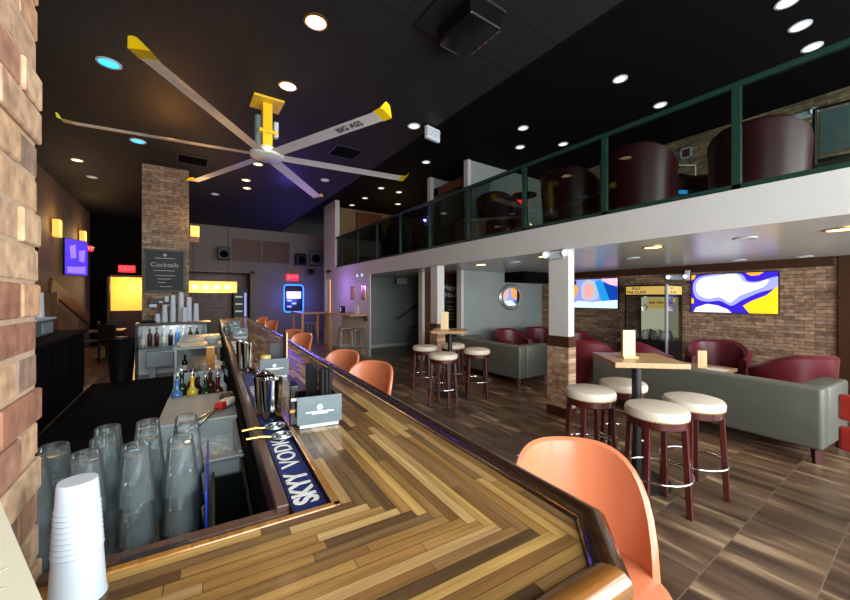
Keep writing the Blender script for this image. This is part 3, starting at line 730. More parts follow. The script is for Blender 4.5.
o = MB().lathe([(0, 0), (.05, 0), (.06, .03), (.02, .05), (0, .05)], n=16, sx=2.6, sy=1).build('folded_cloth', M['black'], None, True, (-.54, 9.15, 1.081)); tag(o, 'dark folded cloth left of the white cup stacks', 'cloth')
kk = ['clear', 'red', 'amber', 'clear', 'dark', 'blue', 'clear', 'amber', 'green', 'clear']
for i, k in enumerate(kk):
    bottle('%s bottle under the far counter, %s from the left' % ({'dark': 'dark brown'}.get(k, k), ORD[i]), (-.62 + i * .115, 9.12 + .08 * (i % 2), .601), M[k + '_bottle'], random.uniform(.3, .38), .042, group='bottles under the far counter', lab=i % 3 == 0)
tb = thing('trash_bin', 'black lidless trash bin beside the far counter', 'bin', (-.93, 9.0, 0))
MB().lathe([(0, 0), (.17, 0), (.22, .78), (.235, .8), (.215, .8), (.165, .03), (0, .03)], n=24, cap=False).build('bin_body', M['black'], tb, True); MB().ring((0, 0, .79), .23, .015).build('liner_rim', M['black_matte'], tb, True)
# chalkboard menu on the pillar
p0, p1 = at_y(145, 250, 9.44), at_y(184, 291, 9.44)
cb = thing('chalkboard', 'framed black chalkboard menu on the brick pillar', 'chalkboard', ((p0.x + p1.x) / 2, 9.445, (p0.z + p1.z) / 2)); w2, h2 = (p1.x - p0.x) / 2, (p0.z - p1.z) / 2
MB().box(-w2, w2, -.02, 0, -h2, h2).build('slate', M['slate'], cb)
b = MB(); b.box(-w2 - .02, w2 + .02, -.035, 0, h2 - .01, h2 + .025); b.box(-w2 - .02, w2 + .02, -.035, 0, -h2 - .025, -h2 + .01); b.box(-w2 - .02, -w2 + .015, -.035, 0, -h2, h2); b.box(w2 - .015, w2 + .02, -.035, 0, -h2, h2); b.build('frame', M['black'], cb)
text('lettering', 'Cocktails', M['grey_ink'], .13, cb, (0, -.022, h2 * .3), RY)
b = MB()
for i, (z_, L, x_) in enumerate(((.62, .5, 0), (.0, .55, -.02), (-.25, .5, .03), (-.42, .35, -.05), (-.6, .2, -.16), (-.8, .3, .05))):
    b.box(x_ * w2 - L * w2, x_ * w2 + L * w2, -.0215, -.02, z_ * h2, z_ * h2 + .012)
b.lathe([(0, 0), (.03, 0), (.03, .001), (0, .001)], n=16, M4=Matrix.Translation((0, -.021, h2 * .8)) @ Matrix.Rotation(PI / 2, 4, 'X'))
b.build('chalk_lines', M['grey_ink'], cb)
rb = thing('wall_shelf', 'small dark shelf with receipts below the chalkboard', 'shelf', (-.36, 9.44, 1.45))
MB().box(-.17, .17, -.1, 0, 0, .12, .005).build('shelf_box', M['black'], rb)
b = MB(); b.box(-.16, -.04, -.104, -.1, -.06, .0); b.box(.0, .06, -.104, -.1, .03, .06); b.box(.1, .17, -.104, -.1, .05, .17); b.box(.08, .18, -.104, -.1, -.04, -.01); b.build('receipts', M['white_plastic'], rb)

# left back bar with register
lb = thing('back_bar', 'long black back bar cabinet along the left wall', 'cabinet', (0, 0, 0))
MB().box(XL + .01, -1.3, 2.5, 8.4, 1.0, 1.04, .005).build('counter_top', M['black_matte'], lb); MB().box(XL + .01, -1.36, 2.5, 8.35, 0, 1.0).build('cabinet_body', M['black_matte'], lb)
for i in range(6): MB().box(-1.36, -1.34, 2.55 + i * .97, 3.45 + i * .97, .1, .95).build('door', M['black_matte'], lb)
rg = thing('cash_register', 'grey till box with pale top on the left back bar', 'till', (-1.85, 7.3, 1.041), 0)
MB().box(-.2, .25, -.45, .45, 0, .22, .01).build('till_body', M['caddy'], rg); MB().box(-.2, .28, -.47, .47, .22, .25, .004).build('till_lid', M['white_plastic'], rg)
MB().box(.25, .255, -.1, .4, .03, .18).build('drawer', M['steel_panel'], rg)
o = MB().box(-.02, .02, -.18, .18, 0, .26, .01).build('till_screen', mat('dark_blue_screen', (24, 30, 66), .2), None, loc=(-1.85, 7.05, 1.292)); o.rotation_euler = (0, 0, -.6); tag(o, 'dark blue till monitor on the grey till', 'monitor')
cupstack('cup_stack', 'tall white cup stack on the left back bar beside till', (-1.75, 7.75, 1.042), .62, .06, .045, 9, M['white_plastic'], ribs=False)
o = MB().lathe([(0, 0), (.05, .0), (.065, .07), (.04, .13), (0, .15)], n=18).build('glowing_lamp', M['exit_red'], None, True, (-1.86, 6.45, 1.042)); tag(o, 'small glowing red lamp beside the brick pier edge', 'lamp')
o = MB(); o.box(XL + .005, XL + .045, 9.6, 10.6, 2.2, 3.1, .01); o = o.build('notice_board', M['black_matte']); tag(o, 'dark notice board on the tan left wall', 'board')

# banister by the left wall
bn = thing('stair_banister', 'dark sloping wooden stair banister by the left wall', 'banister', (0, 0, 0))
MB().bar((-2.2, 10.4, 1.85), (-2.05, 13.2, 1.0), .06, .3).build('handrail', M['brown_wood'], bn)
for y, z in ((10.5, 1.7), (13.0, 1.0)): MB().box(-2.2, -2.1, y - .05, y + .05, 0, z).build('newel_post', M['brown_wood'], bn)

# dining furniture silhouettes beyond the bar
o = MB().box(-2.2, -.9, 16.75, 17.2, 0, 1.12, .01).build('host_counter', M['brown_wood']); tag(o, 'dark wooden counter inside the amber lit room', 'counter')
def dining_chair(label, x, y, rz):
    if dining_chair.p is None:
        t = thing('dining_chair', label, 'chair', (x, y, 0), rz, 'dark dining chairs by the amber room')
        MB().box(-.21, .21, -.2, .2, .43, .48, .015).build('seat', M['black'], t); MB().box(-.2, .2, .17, .21, .55, .95, .012).build('backrest', M['black'], t)
        for sx in (-.18, .18):
            MB().bar((sx, -.17, 0), (sx, -.17, .44), .035).build('leg', M['black'], t); MB().bar((sx, .19, 0), (sx, .19, .9), .035).build('leg', M['black'], t)
        dining_chair.p = t
    else: t = dup(dining_chair.p, (x, y, 0), rz, label)
    return t
dining_chair.p = None
dining_chair('dark dining chair silhouetted against the amber doorway', -1.45, 13.2, .3); dining_chair('dark dining chair nearest the trash bin', -1.35, 11.6, 2.6)
dining_chair('dark dining chair at left of the wooden dining table', -1.95, 12.6, -1.4)
dt = thing('dining_table', 'wooden dining table in front of the amber doorway', 'table', (-1.55, 12.3, 0))
MB().box(-.35, .35, -.4, .4, .72, .76, .006).build('table_top', M['brown_wood'], dt); MB().cyl((0, 0, .03), .04, .69).build('pedestal', M['black'], dt); MB().cyl((0, 0, 0), .25, .03).build('base', M['black'], dt)

# ------------------------------------------------------------------ bar chairs (tan shells)
def shell(mb, rad, th0, zb, top, lean, thick, n=28, k=8, power=1.6):
    """wrap-round shell: inner and outer skins joined along a rounded top edge"""
    def P(th, f, off):
        h = top(th); z = zb + (h - zb) * f; rr = rad + off + lean * (z - zb)
        return (rr * math.sin(th), rr * math.cos(th) * 1.0, z)
    rows = []
    for i in range(n + 1):
        th = -th0 + 2 * th0 * i / n
        sec = [P(th, j / k, 0) for j in range(k + 1)]
        p = P(th, 1, thick / 2); sec.append((p[0], p[1], p[2] + thick * .45))
        sec += [P(th, 1 - j / k, thick) for j in range(k + 1)]
        rows.append([mb.bm.verts.new(q) for q in sec])
    for A_, B_ in zip(rows, rows[1:]):
        m_ = len(A_)
        for j in range(m_): mb.bm.faces.new((A_[j], A_[(j + 1) % m_], B_[(j + 1) % m_], B_[j]))
    mb.bm.faces.new(rows[0]); mb.bm.faces.new(rows[-1][::-1])
    return mb
def sstep(x): x = max(0, min(1, x)); return x * x * (3 - 2 * x)
def bar_chair(label, loc, rz, parent0=[None]):
    g = 'tan leather bar chairs along the counter'
    if parent0[0] is None:
        t = thing('bar_chair', label, 'bar chair', loc, rz, g)
        th0 = math.radians(84)
        tp = lambda th: .775 + .315 * (1 - (abs(th) / th0) ** 4.0)
        o = shell(MB(), .178, th0, .735, tp, .11, .022).build('shell_back', M['orange'], t, True)
        MB().lathe([(0, 0), (.19, 0), (.214, .02), (.211, .05), (.18, .068), (0, .072)], (0, 0, .715), 32).build('seat', M['orange'], t, True)
        for sx in (-1, 1):
            for sy in (-1, 1): MB().bar((sx * .2, sy * .2, 0), (sx * .13, sy * .13, .72), .03).build('leg', M['black'], t)
        MB().ring((0, 0, .27), .245, .01).build('foot_ring', M['black'], t, True)
        parent0[0] = t; return t
    return dup(parent0[0], loc, rz, label, g)
# local +y is the back; chairs face the bar, backs away from it
def chair_at(c, a, turn, label): return bar_chair(label, BL(c, a), BROT - PI / 2 + .5 + turn)
bar_chair('large tan leather bar chair at the near corner of the bar', (.957, .575, 0), math.radians(-40))
chair_at(.90, 2.42, .1, 'tan bar chair beside the counter, nearer of the middle pair')
chair_at(.90, 3.12, .05, 'tan bar chair beside the counter, farther of the middle pair')
chair_at(.92, 4.95, .05, 'tan bar chair in front of the blue neon sign, nearer of that pair')
chair_at(.92, 5.65, .05, 'tan bar chair in front of the blue neon sign, farther of that pair')
chair_at(.95, 8.1, 0, 'tan bar chair second from the far end of the bar')
chair_at(.95, 9.8, 0, 'tan bar chair at the far end of the bar')

# ------------------------------------------------------------------ high tables and cream stools
def stool(label, loc, rz, proto=[None]):
    g = 'cream topped stools at the high tables'
    if proto[0] is None:
        t = thing('bar_stool', label, 'stool', loc, rz, g)
        MB().lathe([(.195, .685), (.21, .70), (.213, .735), (.2, .76), (.16, .772), (0, .776)], n=36).build('cushion', M['cream'], t, True)
        b = MB(); b.lathe([(.19, .63), (.2, .64), (.2, .685), (.19, .69)], n=36); b.build('apron', M['mahogany'], t, True)
        b = MB(); nn = 88; rr = []
        for i in range(nn):
            a = 2 * PI * i / nn; w_ = .2125 if i % 2 else .208; h_ = .004 if i % 2 else .0018
            rr.append([b.bm.verts.new((q_ * math.cos(a), q_ * math.sin(a), .694 + z_)) for q_, z_ in ((.2, -h_), (w_, -h_ * .5), (w_, h_ * .5), (.2, h_))])
        for i in range(nn):
            for j in range(4): b.bm.faces.new((rr[i][j], rr[i][(j + 1) % 4], rr[(i + 1) % nn][(j + 1) % 4], rr[(i + 1) % nn][j]))
        b.build('nailhead_trim', M['brass'], t)
        for sx in (-1, 1):
            for sy in (-1, 1):
                MB().bar((sx * .152, sy * .152, 0), (sx * .128, sy * .128, .64), .04, .04).build('leg', M['mahogany'], t)
        MB().ring((0, 0, .27), .228, .009, 40).build('foot_ring', M['chrome'], t, True)
        proto[0] = t; return t
    return dup(proto[0], loc, rz, label, g)
def high_table(label, x, y, rz):
    t = thing('high_table', label, 'table', (x, y, 0), rz)
    b = MB(); b.box(-.28, .28, -.28, .28, 1.02, 1.062, .004); b.build('table_top', M['table_wood'], t)
    MB().cyl((0, 0, .03), .038, .99, 20).build('pole', M['black'], t, True)
    MB().lathe([(.26, 0), (.26, .012), (.08, .03), (.04, .05)], n=36).build('base', M['black'], t, True)
    return t
high_table('square wooden high table near the front white column', 3.28, 1.53, math.radians(48))
high_table('square wooden high table beside the farther white column', 3.66, 4.62, math.radians(48))
S1 = [(3.05, 1.82, 'cream stool at left of the front high table, near column'), (3.58, 1.80, 'cream stool at the rear of the front high table'),
      (2.98, 1.25, 'cream stool nearest the camera at the front high table'), (3.47, 1.18, 'cream stool at right of front high table, near grey sofa')]
S2 = [(3.46, 5.05, 'cream stool at left of the farther high table'), (3.21, 4.21, 'cream stool at the front of the farther high table'),
      (3.94, 4.28, 'cream stool at right of the farther high table'), (4.01, 4.98, 'cream stool hidden behind the farther high table pole')]
for x, y, l in S1 + S2: stool(l, (x, y, 0), random.uniform(.5, 1.1))
def menu_block(label, x, y, z, rz, h=.2, w=.09):
    t = thing('menu_board', label, 'menu board', (x, y, z), rz, 'pale wooden menu boards')
    MB().box(-w / 2, w / 2, -.012, .012, .012, h, .002).build('board', M['pale_wood'], t); MB().box(-w / 2 - .012, w / 2 + .012, -.04, .04, 0, .014, .002).build('base', M['pale_wood'], t)
menu_block('pale wooden menu board standing on the front high table', 3.20, 1.56, 1.063, math.radians(-30), .24, .11)
menu_block('pale wooden menu board standing on the farther high table', 3.58, 4.66, 1.063, math.radians(-30), .29, .13)

# ------------------------------------------------------------------ sofas and burgundy club chairs
def sofa(label, loc, rz, L, D=.85):
    t = thing('sofa', label, 'sofa', loc, rz, 'grey leather sofas')     # local: length along y, back at x=0, seats face +x
    MB().box(0, .2, -.2, L + .2, .14, .725, .03, seg=3).build('backrest', M['sofa'], t, True)
    MB().box(.205, D, -.2, 0, .14, .725, .03, seg=3).build('arm', M['sofa'], t, True); MB().box(.205, D, L, L + .2, .14, .725, .03, seg=3).build('arm', M['sofa'], t, True)
    MB().box(.2, D - .02, 0, L, .14, .3, .02).build('base', M['sofa'], t)
    n = max(2, round(L / .75))
    for i in range(n): MB().box(.2, D, i * L / n + .004, (i + 1) * L / n - .004, .3, .45, .04, seg=3).build('seat_cushion', M['sofa'], t, True)
    for lx in (.05, D - .06):
        for ly in (-.15, L + .14):
            MB().lathe([(.03, 0), (.045, .14)], (lx, ly, 0), 4).build('leg', M['mahogany'], t)
    return t
sofa('grey leather sofa with its back to the front high table', (4.97, .86, 0), math.radians(-5), 2.0)
sofa('grey leather sofa beyond the brick-based column, under the oval mirror', (4.92, 4.45, 0), 0, 1.6)
def club(label, loc, rz, proto=[None], g='burgundy leather club chairs'):
    if proto[0] is None:
        t = thing('club_chair', label, 'club chair', loc, rz, g)
        th0 = math.radians(128)
        tp = lambda th: .60 + .22 * (1 - sstep((abs(th) / th0 - .25) / .75))
        b = shell(MB(), .30, th0, .10, tp, .06, .1); b.build('tub_back', M['burgundy'], t, True)
        MB().lathe([(0, .1), (.3, .1), (.31, .36), (.29, .43), (.2, .455), (0, .46)], n=30).build('seat_cushion', M['burgundy'], t, True)
        b = MB(); b.lathe([(.34, 0), (.34, .1)], n=30); b.build('plinth', M['black'], t, True)
        proto[0] = t; return t
    return dup(proto[0], loc, rz, label, g)
club('burgundy club chair behind sofa, at the right under the bright screen', (6.78, 1.2, 0), math.radians(150))
club('burgundy club chair directly below the blue and yellow screen', (7.3, 2.15, 0), math.radians(-70))
club('burgundy club chair in front of the claw game cabinet', (6.62, 2.95, 0), math.radians(60))
club('burgundy club chair below the left screen, by the brick wall', (6.9, 4.35, 0), math.radians(-20))
club('burgundy club chair right of the brick-based column', (6.0, 3.62, 0), math.radians(100))
club('burgundy club chair at the right edge behind the sofa arm', (6.45, .22, 0), math.radians(170))
club('burgundy club chair under the oval mirror, left one', (6.28, 5.6, 0), math.radians(0))
club('burgundy club chair under the oval mirror, right one', (7.2, 5.5, 0), math.radians(-10))
lt = thing('low_table', 'low wooden table between sofa and club chairs', 'table', (6.1, 2.0, 0), 0)
MB().box(-.22, .3, -.35, .35, .56, .6, .006).build('table_top', M['table_wood'], lt); MB().cyl((0, 0, .02), .035, .54).build('pole', M['black'], lt, True); MB().cyl((0, 0, 0), .22, .02).build('base', M['black'], lt)
menu_block('pale wooden menu board on the low table by the sofa', 6.05, 1.95, .601, math.radians(-50), .24, .11)
o = MB().box(-.14, .14, -.1, .1, 0, .004).build('paper_sheet', M['paper'], None, loc=(6.05, 1.78, .601)); tag(o, 'white paper sheet on the low table by the sofa', 'paper')
lt2 = thing('low_table', 'small grey table beyond the far sofa by the panelled wall', 'table', (5.3, 6.75, 0))
MB().cyl((0, 0, .72), .22, .03).build('table_top', M['caddy'], lt2); MB().cyl((0, 0, .02), .03, .7).build('pole', M['black'], lt2); MB().cyl((0, 0, 0), .18, .02).build('base', M['black'], lt2)

# red chair at the right edge of the view
rc = thing('red_chair', 'red wooden chair at the right edge near the sofa arm', 'chair', (3.74, .13, 0), math.radians(80))
redm = mat('red_lacquer', (150, 44, 36), .3, coat=.3)
MB().box(-.2, .2, -.2, .2, .44, .48, .012).build('seat', redm, rc)
for sx in (-.14, .14):
    MB().bar((sx, -.15, 0), (sx, -.15, .45), .04).build('leg', redm, rc); MB().bar((sx, .17, 0), (sx, .19, .9), .04).build('leg', redm, rc)
MB().box(-.25, .25, .16, .21, .58, .74, .02).build('back_slat', redm, rc); MB().box(-.25, .25, .165, .215, .78, .95, .02).build('back_slat', redm, rc)

# ------------------------------------------------------------------ screens
def smooth(pts, n=6):
    out = []; m_ = len(pts)
    for i in range(m_):
        p0, p1, p2, p3 = [Vector(pts[(i + k) % m_]) for k in (-1, 0, 1, 2)]
        for j in range(n):
            t = j / n; q = .5 * ((2 * p1) + (-p0 + p2) * t + (2 * p0 - 5 * p1 + 4 * p2 - p3) * t * t + (-p0 + 3 * p1 - 3 * p2 + p3) * t ** 3)
            out.append((max(0, min(1, q.x)), max(0, min(1, q.y))))
    return out
def screen(label, origin, ux, uz, nrm, layers, base, rim=.012, name='wall_television'):
    """origin = top left of the picture seen from the room; ux along its width, uz downwards, nrm towards the viewer"""
    o, ux, uz, nrm = Vector(origin), Vector(ux), Vector(uz), Vector(nrm).normalized()
    t = thing(name, label, 'screen', o + ux / 2 + uz)
    mats = [M[base]] + [M[l[0]] for l in layers]
    def W(x, y, d): return o + ux * x + uz * y + nrm * d - t.location
    b = MB(); b.quad([W(0, 0, .0), W(1, 0, .0), W(1, 1, .0), W(0, 1, .0)])
    for i, (m_, pts, sm) in enumerate(layers):
        b.mi = i + 1; ps = smooth(pts) if sm else pts
        b2 = bmesh.new(); f = b2.faces.new([b2.verts.new(W(x, y, .0004 * (i + 1))) for x, y in ps]); bmesh.ops.triangulate(b2, faces=[f]); b.join(b2)
    b.build('picture', mats, t)
    b = MB(); e = rim / ux.length; ez = rim / uz.length
    A_ = [W(-e, -ez, -.002), W(1 + e, -ez, -.002), W(1 + e, 1 + ez, -.002), W(-e, 1 + ez, -.002)]; B_ = [p - nrm * .05 for p in A_]
    b.quad(A_); b.quad(B_[::-1])
    for i in range(4): b.quad([A_[i], A_[(i + 1) % 4], B_[(i + 1) % 4], B_[i]])
    b.build('housing', M['black'], t)
    return t
XT = XW - .06
screen('bright wall television showing blue, white and yellow swirls', (XT, 2.86, 2.03), (0, -1.24, 0), (0, 0, -.72), (-1, 0, 0), [
    ('screen_lav', [(.02, .3), (.1, .06), (.35, .0), (.6, .02), (.68, .2), (.8, .22), (1, .12), (1, .36), (.8, .5), (.62, .68), (.5, .82), (.36, .7), (.2, .72), (.06, .62)], True),
    ('screen_white', [(.06, .3), (.14, .1), (.36, .04), (.56, .03), (.64, .22), (.78, .26), (.9, .18), (.86, .34), (.72, .46), (.56, .6), (.48, .74), (.36, .6), (.22, .64), (.1, .54)], True),
    ('screen_white', [(.03, 1), (.06, .88), (.2, .78), (.34, .82), (.46, .92), (.5, 1)], False),
    ('screen_yellow', [(.7, 1), (.63, .82), (.72, .7), (.88, .56), (1, .34), (1, 1)], False),
    ('screen_orange', [(.66, 0), (.86, 0), (.8, .07), (.72, .08)], False), ('screen_orange', [(0, 0), (.06, 0), (.04, .1), (0, .14)], False),
    ('screen_yellow', [(.0, .62), (.03, .66), (.03, .76), (0, .78)], False)], 'screen_blue')
screen('bright wall television showing two close-up faces beside the column', (XT, 5.55, 2.04), (0, -1.24, 0), (0, 0, -.70), (-1, 0, 0), [
    ('screen_hair', [(.28, .2), (.4, .02), (.55, .08), (.62, .35), (.6, .7), (.3, .7)], True), ('screen_skin', [(.32, .3), (.42, .14), (.52, .25), (.53, .5), (.44, .7), (.35, .6)], True),
    ('screen_orange', [(.0, .2), (.14, .18), (.2, .35), (.14, .6), (.0, .7)], True), ('screen_dark', [(.0, .0), (.16, .02), (.16, .16), (.05, .24), (.0, .3)], False),
    ('screen_sky', [(.56, .1), (.66, .02), (.8, .3), (.95, .8), (.7, .8)], False), ('screen_navy', [(.72, .1), (1, .3), (1, .75), (.86, .75)], False),
    ('screen_pink', [(.7, 0), (1, 0), (1, .22), (.85, .2)], True), ('screen_cyan', [(.08, .95), (.2, .76), (.5, .8), (1, .72), (1, 1), (0, 1)], False), ('screen_navy', [(0, .72), (.1, .8), (.0, .98)], False)], 'screen_lav')
# left tv on tilting arm
p = at_x(75, 258, -2.2)
d = Vector((.83, -.55, 0)); uxv = Vector((.55, .83, 0)) * .6
t = screen('purple lit wall television on the tan left wall', Vector((-2.32, 12.2, 3.04)), uxv, (0, 0, -.88), d, [
    ('screen_violet', [(.2, .2), (.45, .12), (.5, .5), (.25, .55)], False), ('screen_violet', [(.6, .3), (.9, .25), (.85, .62), (.62, .6)], False), ('screen_violet', [(.1, .78), (.9, .74), (.9, .95), (.1, .95)], False)], 'screen_purple')
# neon menu sign on the back wall
ns = thing('neon_sign', 'blue neon framed menu screen on the grey back wall', 'neon sign', (4.05, YB - .06, 1.56))
b = MB(); R = .12; pts = []
for cx, cz, a0 in ((.4 - R, .58 - R, 0), (-.4 + R, .58 - R, 90), (-.4 + R, -.58 + R, 180), (.4 - R, -.58 + R, 270)):
    for i in range(5): a = math.radians(a0 + i * 22.5); pts.append((cx + R * math.cos(a), -.03, cz + R * math.sin(a)))
b.tube(pts, .022, 8, True); b.build('neon_tube', M['neon_blue'], ns, True)
MB().box(-.36, .36, -.02, .05, -.54, .54).build('panel', M['black'], ns)
MB().box(-.3, .3, -.03, -.02, .0, .3).build('lit_panel', M['screen_pink'], ns)
b = MB()
for i in range(3): b.box(-.28 + .2 * (i % 2), -.1 + .2 * (i % 2), -.03, -.02, -.12 - i * .13, -.05 - i * .13)
b.build('lit_tiles', M['screen_lav'], ns)
def exit_sign(label, loc, rz, w=.34, h=.2, m='exit_red', lettering='EXIT', lm='white_ink'):
    t = thing('exit_sign', label, 'exit sign', loc, rz)
    MB().box(-w / 2, w / 2, -.03, .03, -h / 2, h / 2, .006).build('housing', M['white_plastic'] if m != 'exit_red' else M['exit_red'], t)
    text('lettering', lettering, M[lm], h * .8, t, (0, -.032, 0), RY, bold=.002)
    return t
exit_sign('red glowing exit sign above the blue neon screen', (4.0, YB - .05, 2.47), 0, .5, .26)
exit_sign('red glowing exit sign above the amber doorway', (-1.5, YB - .08, 2.58), 0, .45, .24)
exit_sign('small red glowing exit sign on the left wall by the purple screen', (-2.3, 14.9, 3.1), .6, .18, .16)
# ------------------------------------------------------------------ claw game
cg = thing('claw_game', 'black claw game cabinet with yellow header by the brick wall', 'arcade game', (7.6, 3.0, 0), 0)
b = MB(); b.box(0, .7, 0, .78, 0, .75, .01); b.build('cabinet', M['black'], cg)
b = MB()
for x, y in ((0, 0), (0, .74), (.66, 0), (.66, .74)): b.box(x, x + .04, y, y + .04, .75, 1.62)
b.build('corner_posts', M['black'], cg)
MB().box(-.012, .02, -.012, .02, .4, 1.84).build('corner_strip', M['white_plastic'], cg)
hd = MB().box(0, .7, 0, .78, 1.62, 1.84, .005).build('header', M['black'], cg)
b = MB(); b.box(-.004, 0, .04, .75, 1.65, 1.81); b.box(.05, .66, -.004, 0, 1.65, 1.81); b.build('header_panel', M['game_yellow'], hd)
text('lettering', 'PLAY', M['ink'], .075, hd, (-.006, .55, 1.765), RX, bold=.001); text('lettering', 'THE CLAW', M['ink'], .075, hd, (-.006, .55, 1.69), RX, bold=.001)
text('lettering', 'PLAY', M['ink'], .06, hd, (.2, -.006, 1.765), RY); text('lettering', 'THE CLAW', M['ink'], .06, hd, (.25, -.006, 1.69), RY)
MB().box(.6, .64, .05, .73, .78, 1.6).build('back_panel', M['game_back'], cg)
bp2 = MB().box(.59, .6, .08, .6, 1.36, 1.58).build('arched_banner', M['game_yellow'], cg)
text('lettering', 'play claw game', M['ink'], .075, bp2, (.585, .34, 1.49), RX, bold=.001)
b = MB(); b.box(-.003, .003, .04, .74, .75, 1.62); b.box(.04, .66, -.003, .003, .75, 1.62); b.build('window_pane', M['pale_glass'], cg)
b = MB(); b.tube([(.3, .52, 1.62), (.3, .52, 1.45)], .012, 8)
for i in range(3):
    a = i * 2.09; b.tube([(.3, .52, 1.45), (.3 + .07 * math.cos(a), .52 + .07 * math.sin(a), 1.4), (.3 + .03 * math.cos(a), .52 + .03 * math.sin(a), 1.32)], .008, 6)
b.build('claw', M['chrome'], cg, True)
pc = [(226, 220, 210), (190, 186, 180), (60, 56, 60), (150, 140, 130), (236, 230, 226), (200, 120, 60)]
for i in range(10):
    x, y = .14 + .13 * (i % 3), .12 + .17 * (i // 3)
    o = MB().lathe([(0, 0), (.05, .005), (.075, .06), (.05, .12), (.045, .13), (.05, .17), (.0, .2)], n=12).build('plush_prize', mat('plush_%d' % i, pc[i % 6], .9), None, True, (7.6 + x, 3.0 + y, .7505))
    tag(o, 'pale stuffed prize heaped inside the claw game cabinet', 'toy', 'stuffed prizes in the claw game')

# ------------------------------------------------------------------ mirror, chalkboard, stairs corner
pm_ = at_y(511, 297, 6.44)
om = thing('oval_mirror', 'oval silver framed mirror on the grey green wall', 'mirror', (pm_.x, 6.445, pm_.z))
RXm = Matrix.Rotation(PI / 2, 4, 'X')
MB().lathe([(.24, 0), (.33, .0), (.34, .02), (.30, .05), (.25, .04), (.24, .02)], n=48, M4=RXm, cap=False, sx=1.32, sy=1.0).build('frame', M['silver'], om, True)
MB().lathe([(0, .018), (.25, .018), (.25, .014), (0, .014)], n=48, M4=RXm, sx=1.32, sy=1.0).build('mirror_glass', M['mirror'], om)
q0, q1 = at_y(445, 281, 7.46), at_y(457, 324, 7.46)
hb = thing('chalkboard', 'tall happy hour chalkboard on the brown panelled wall', 'chalkboard', ((q0.x + q1.x) / 2, 7.495, (q0.z + q1.z) / 2)); w2, h2 = (q1.x - q0.x) / 2, (q0.z - q1.z) / 2
MB().box(-w2, w2, -.03, 0, -h2, h2, .004).build('slate', M['slate'], hb)
text('lettering', 'Happy', M['white_ink'], .19, hb, (0, -.033, h2 * .7), RY, bold=.004); text('lettering', 'Hour', M['white_ink'], .19, hb, (0, -.033, h2 * .36), RY, bold=.004)
b = MB()
for i, (z_, L) in enumerate(((.02, .7), (-.2, .6), (-.34, .5), (-.5, .65), (-.66, .5), (-.8, .6))): b.box(-L * w2, L * w2, -.0325, -.03, z_ * h2, z_ * h2 + .022)
b.build('chalk_lines', M['grey_ink'], hb)
exit_sign('white exit sign hanging in front of the grey stair wall', (5.65, 9.5, 2.1), 0, .32, .17, 'w', 'EXIT', 'grey_ink')
MB().box(-.01, .01, -.01, .01, .085, .125).build('stem', M['white_plastic'], bpy.data.objects[[o.name for o in bpy.data.objects if o.name.startswith('exit_sign')][-1]])
hr = thing('handrail', 'black sloping handrail on the grey stair wall', 'handrail', (0, 0, 0))
a0, a1 = at_y(397, 319, 10.2), at_y(427, 298, 10.2)
MB().tube([a0, a1], .022, 10).build('rail_bar', M['black'], hr, True)
for f in (.15, .8): q = a0.lerp(a1, f); MB().tube([q, q + Vector((0, .1, -.03))], .012, 8).build('bracket', M['black'], hr, True)
stp = thing('staircase', 'pale concrete stair rising behind the panelled wall', 'stairs', (6.3, 9.2, 0))
for i in range(6): MB().box(i * .26, (i + 1) * .26, 0, 1.0, 0, .17 * (i + 1)).build('step', M['concrete'], stp)
gb = thing('trash_bin', 'dark bin at the foot of the stairs by the farther column', 'bin', (5.5, 8.4, 0))
MB().lathe([(0, 0), (.2, 0), (.24, .72), (0, .72)], n=4).build('bin_body', M['black'], gb); MB().lathe([(.26, .72), (.26, .76), (.1, .82), (0, .82)], n=4).build('lid', M['black'], gb)

# wall counter on purple wall
wc = thing('wall_counter', 'long wooden drinks counter fixed along the purple wall', 'counter', (XM, 0, 0))
MB().box(-.5, -.002, 8.9, 10.7, 1.09, 1.14, .006).build('counter_top', M['table_wood'], wc)
for y in (10.55,): MB().box(-.48, -.4, y - .04, y + .04, 0, 1.09).build('leg', M['table_wood'], wc)
MB().box(-.06, -.002, 8.9, 8.98, .95, 1.09).build('bracket', M['black'], wc)
ht = thing('high_table', 'wooden high table behind the wall counter, under the neon sign', 'table', (3.75, 12.4, 0))
MB().box(-.55, .4, -.6, .6, 1.06, 1.11, .006).build('table_top', M['table_wood'], ht)
for sx in (-.5, .34):
    for sy in (-.55, .55): MB().box(sx, sx + .07, sy - .035, sy + .035, 0, 1.06).build('leg', M['table_wood'], ht)
def metal_stool(label, x, y, rz, m, proto=[None]):
    g = 'metal stools at the wall counter'
    if proto[0] is None:
        t = thing('metal_stool', label, 'stool', (x, y, 0), rz, g)
        MB().box(-.15, .15, -.15, .15, .72, .76, .015).build('seat', m, t)
        for sx in (-1, 1):
            for sy in (-1, 1): MB().bar((sx * .2, sy * .2, 0), (sx * .13, sy * .13, .73), .03).build('leg', m, t)
        b = MB(); q = .175
        for A_, B_ in (((-q, -q), (q, -q)), ((q, -q), (q, q)), ((q, q), (-q, q)), ((-q, q), (-q, -q))): b.bar((*A_, .25), (*B_, .25), .018)
        b.build('foot_rail', m, t); proto[0] = t; return t
    return dup(proto[0], (x, y, 0), rz, label, g)
metal_stool('silver metal stool under the wall counter, nearer to camera', 3.93, 8.95, .1, M['steel']); metal_stool('silver metal stool under the wall counter, middle one', 3.82, 9.55, -.1, M['steel'])
metal_stool('silver metal stool deep under the high table by the neon sign', 3.6, 12.1, .2, M['steel'])
o = MB().box(-.06, .06, -.09, .09, 0, .2, .01).build('napkin_holder', M['black_gloss'], None, loc=(3.98, 10.15, 1.141)); MB().box(-.062, -.06, -.04, .04, .05, .16).build('sticker', M['screen_lav'], o); tag(o, 'black napkin holder on the wall counter', 'napkin holder')
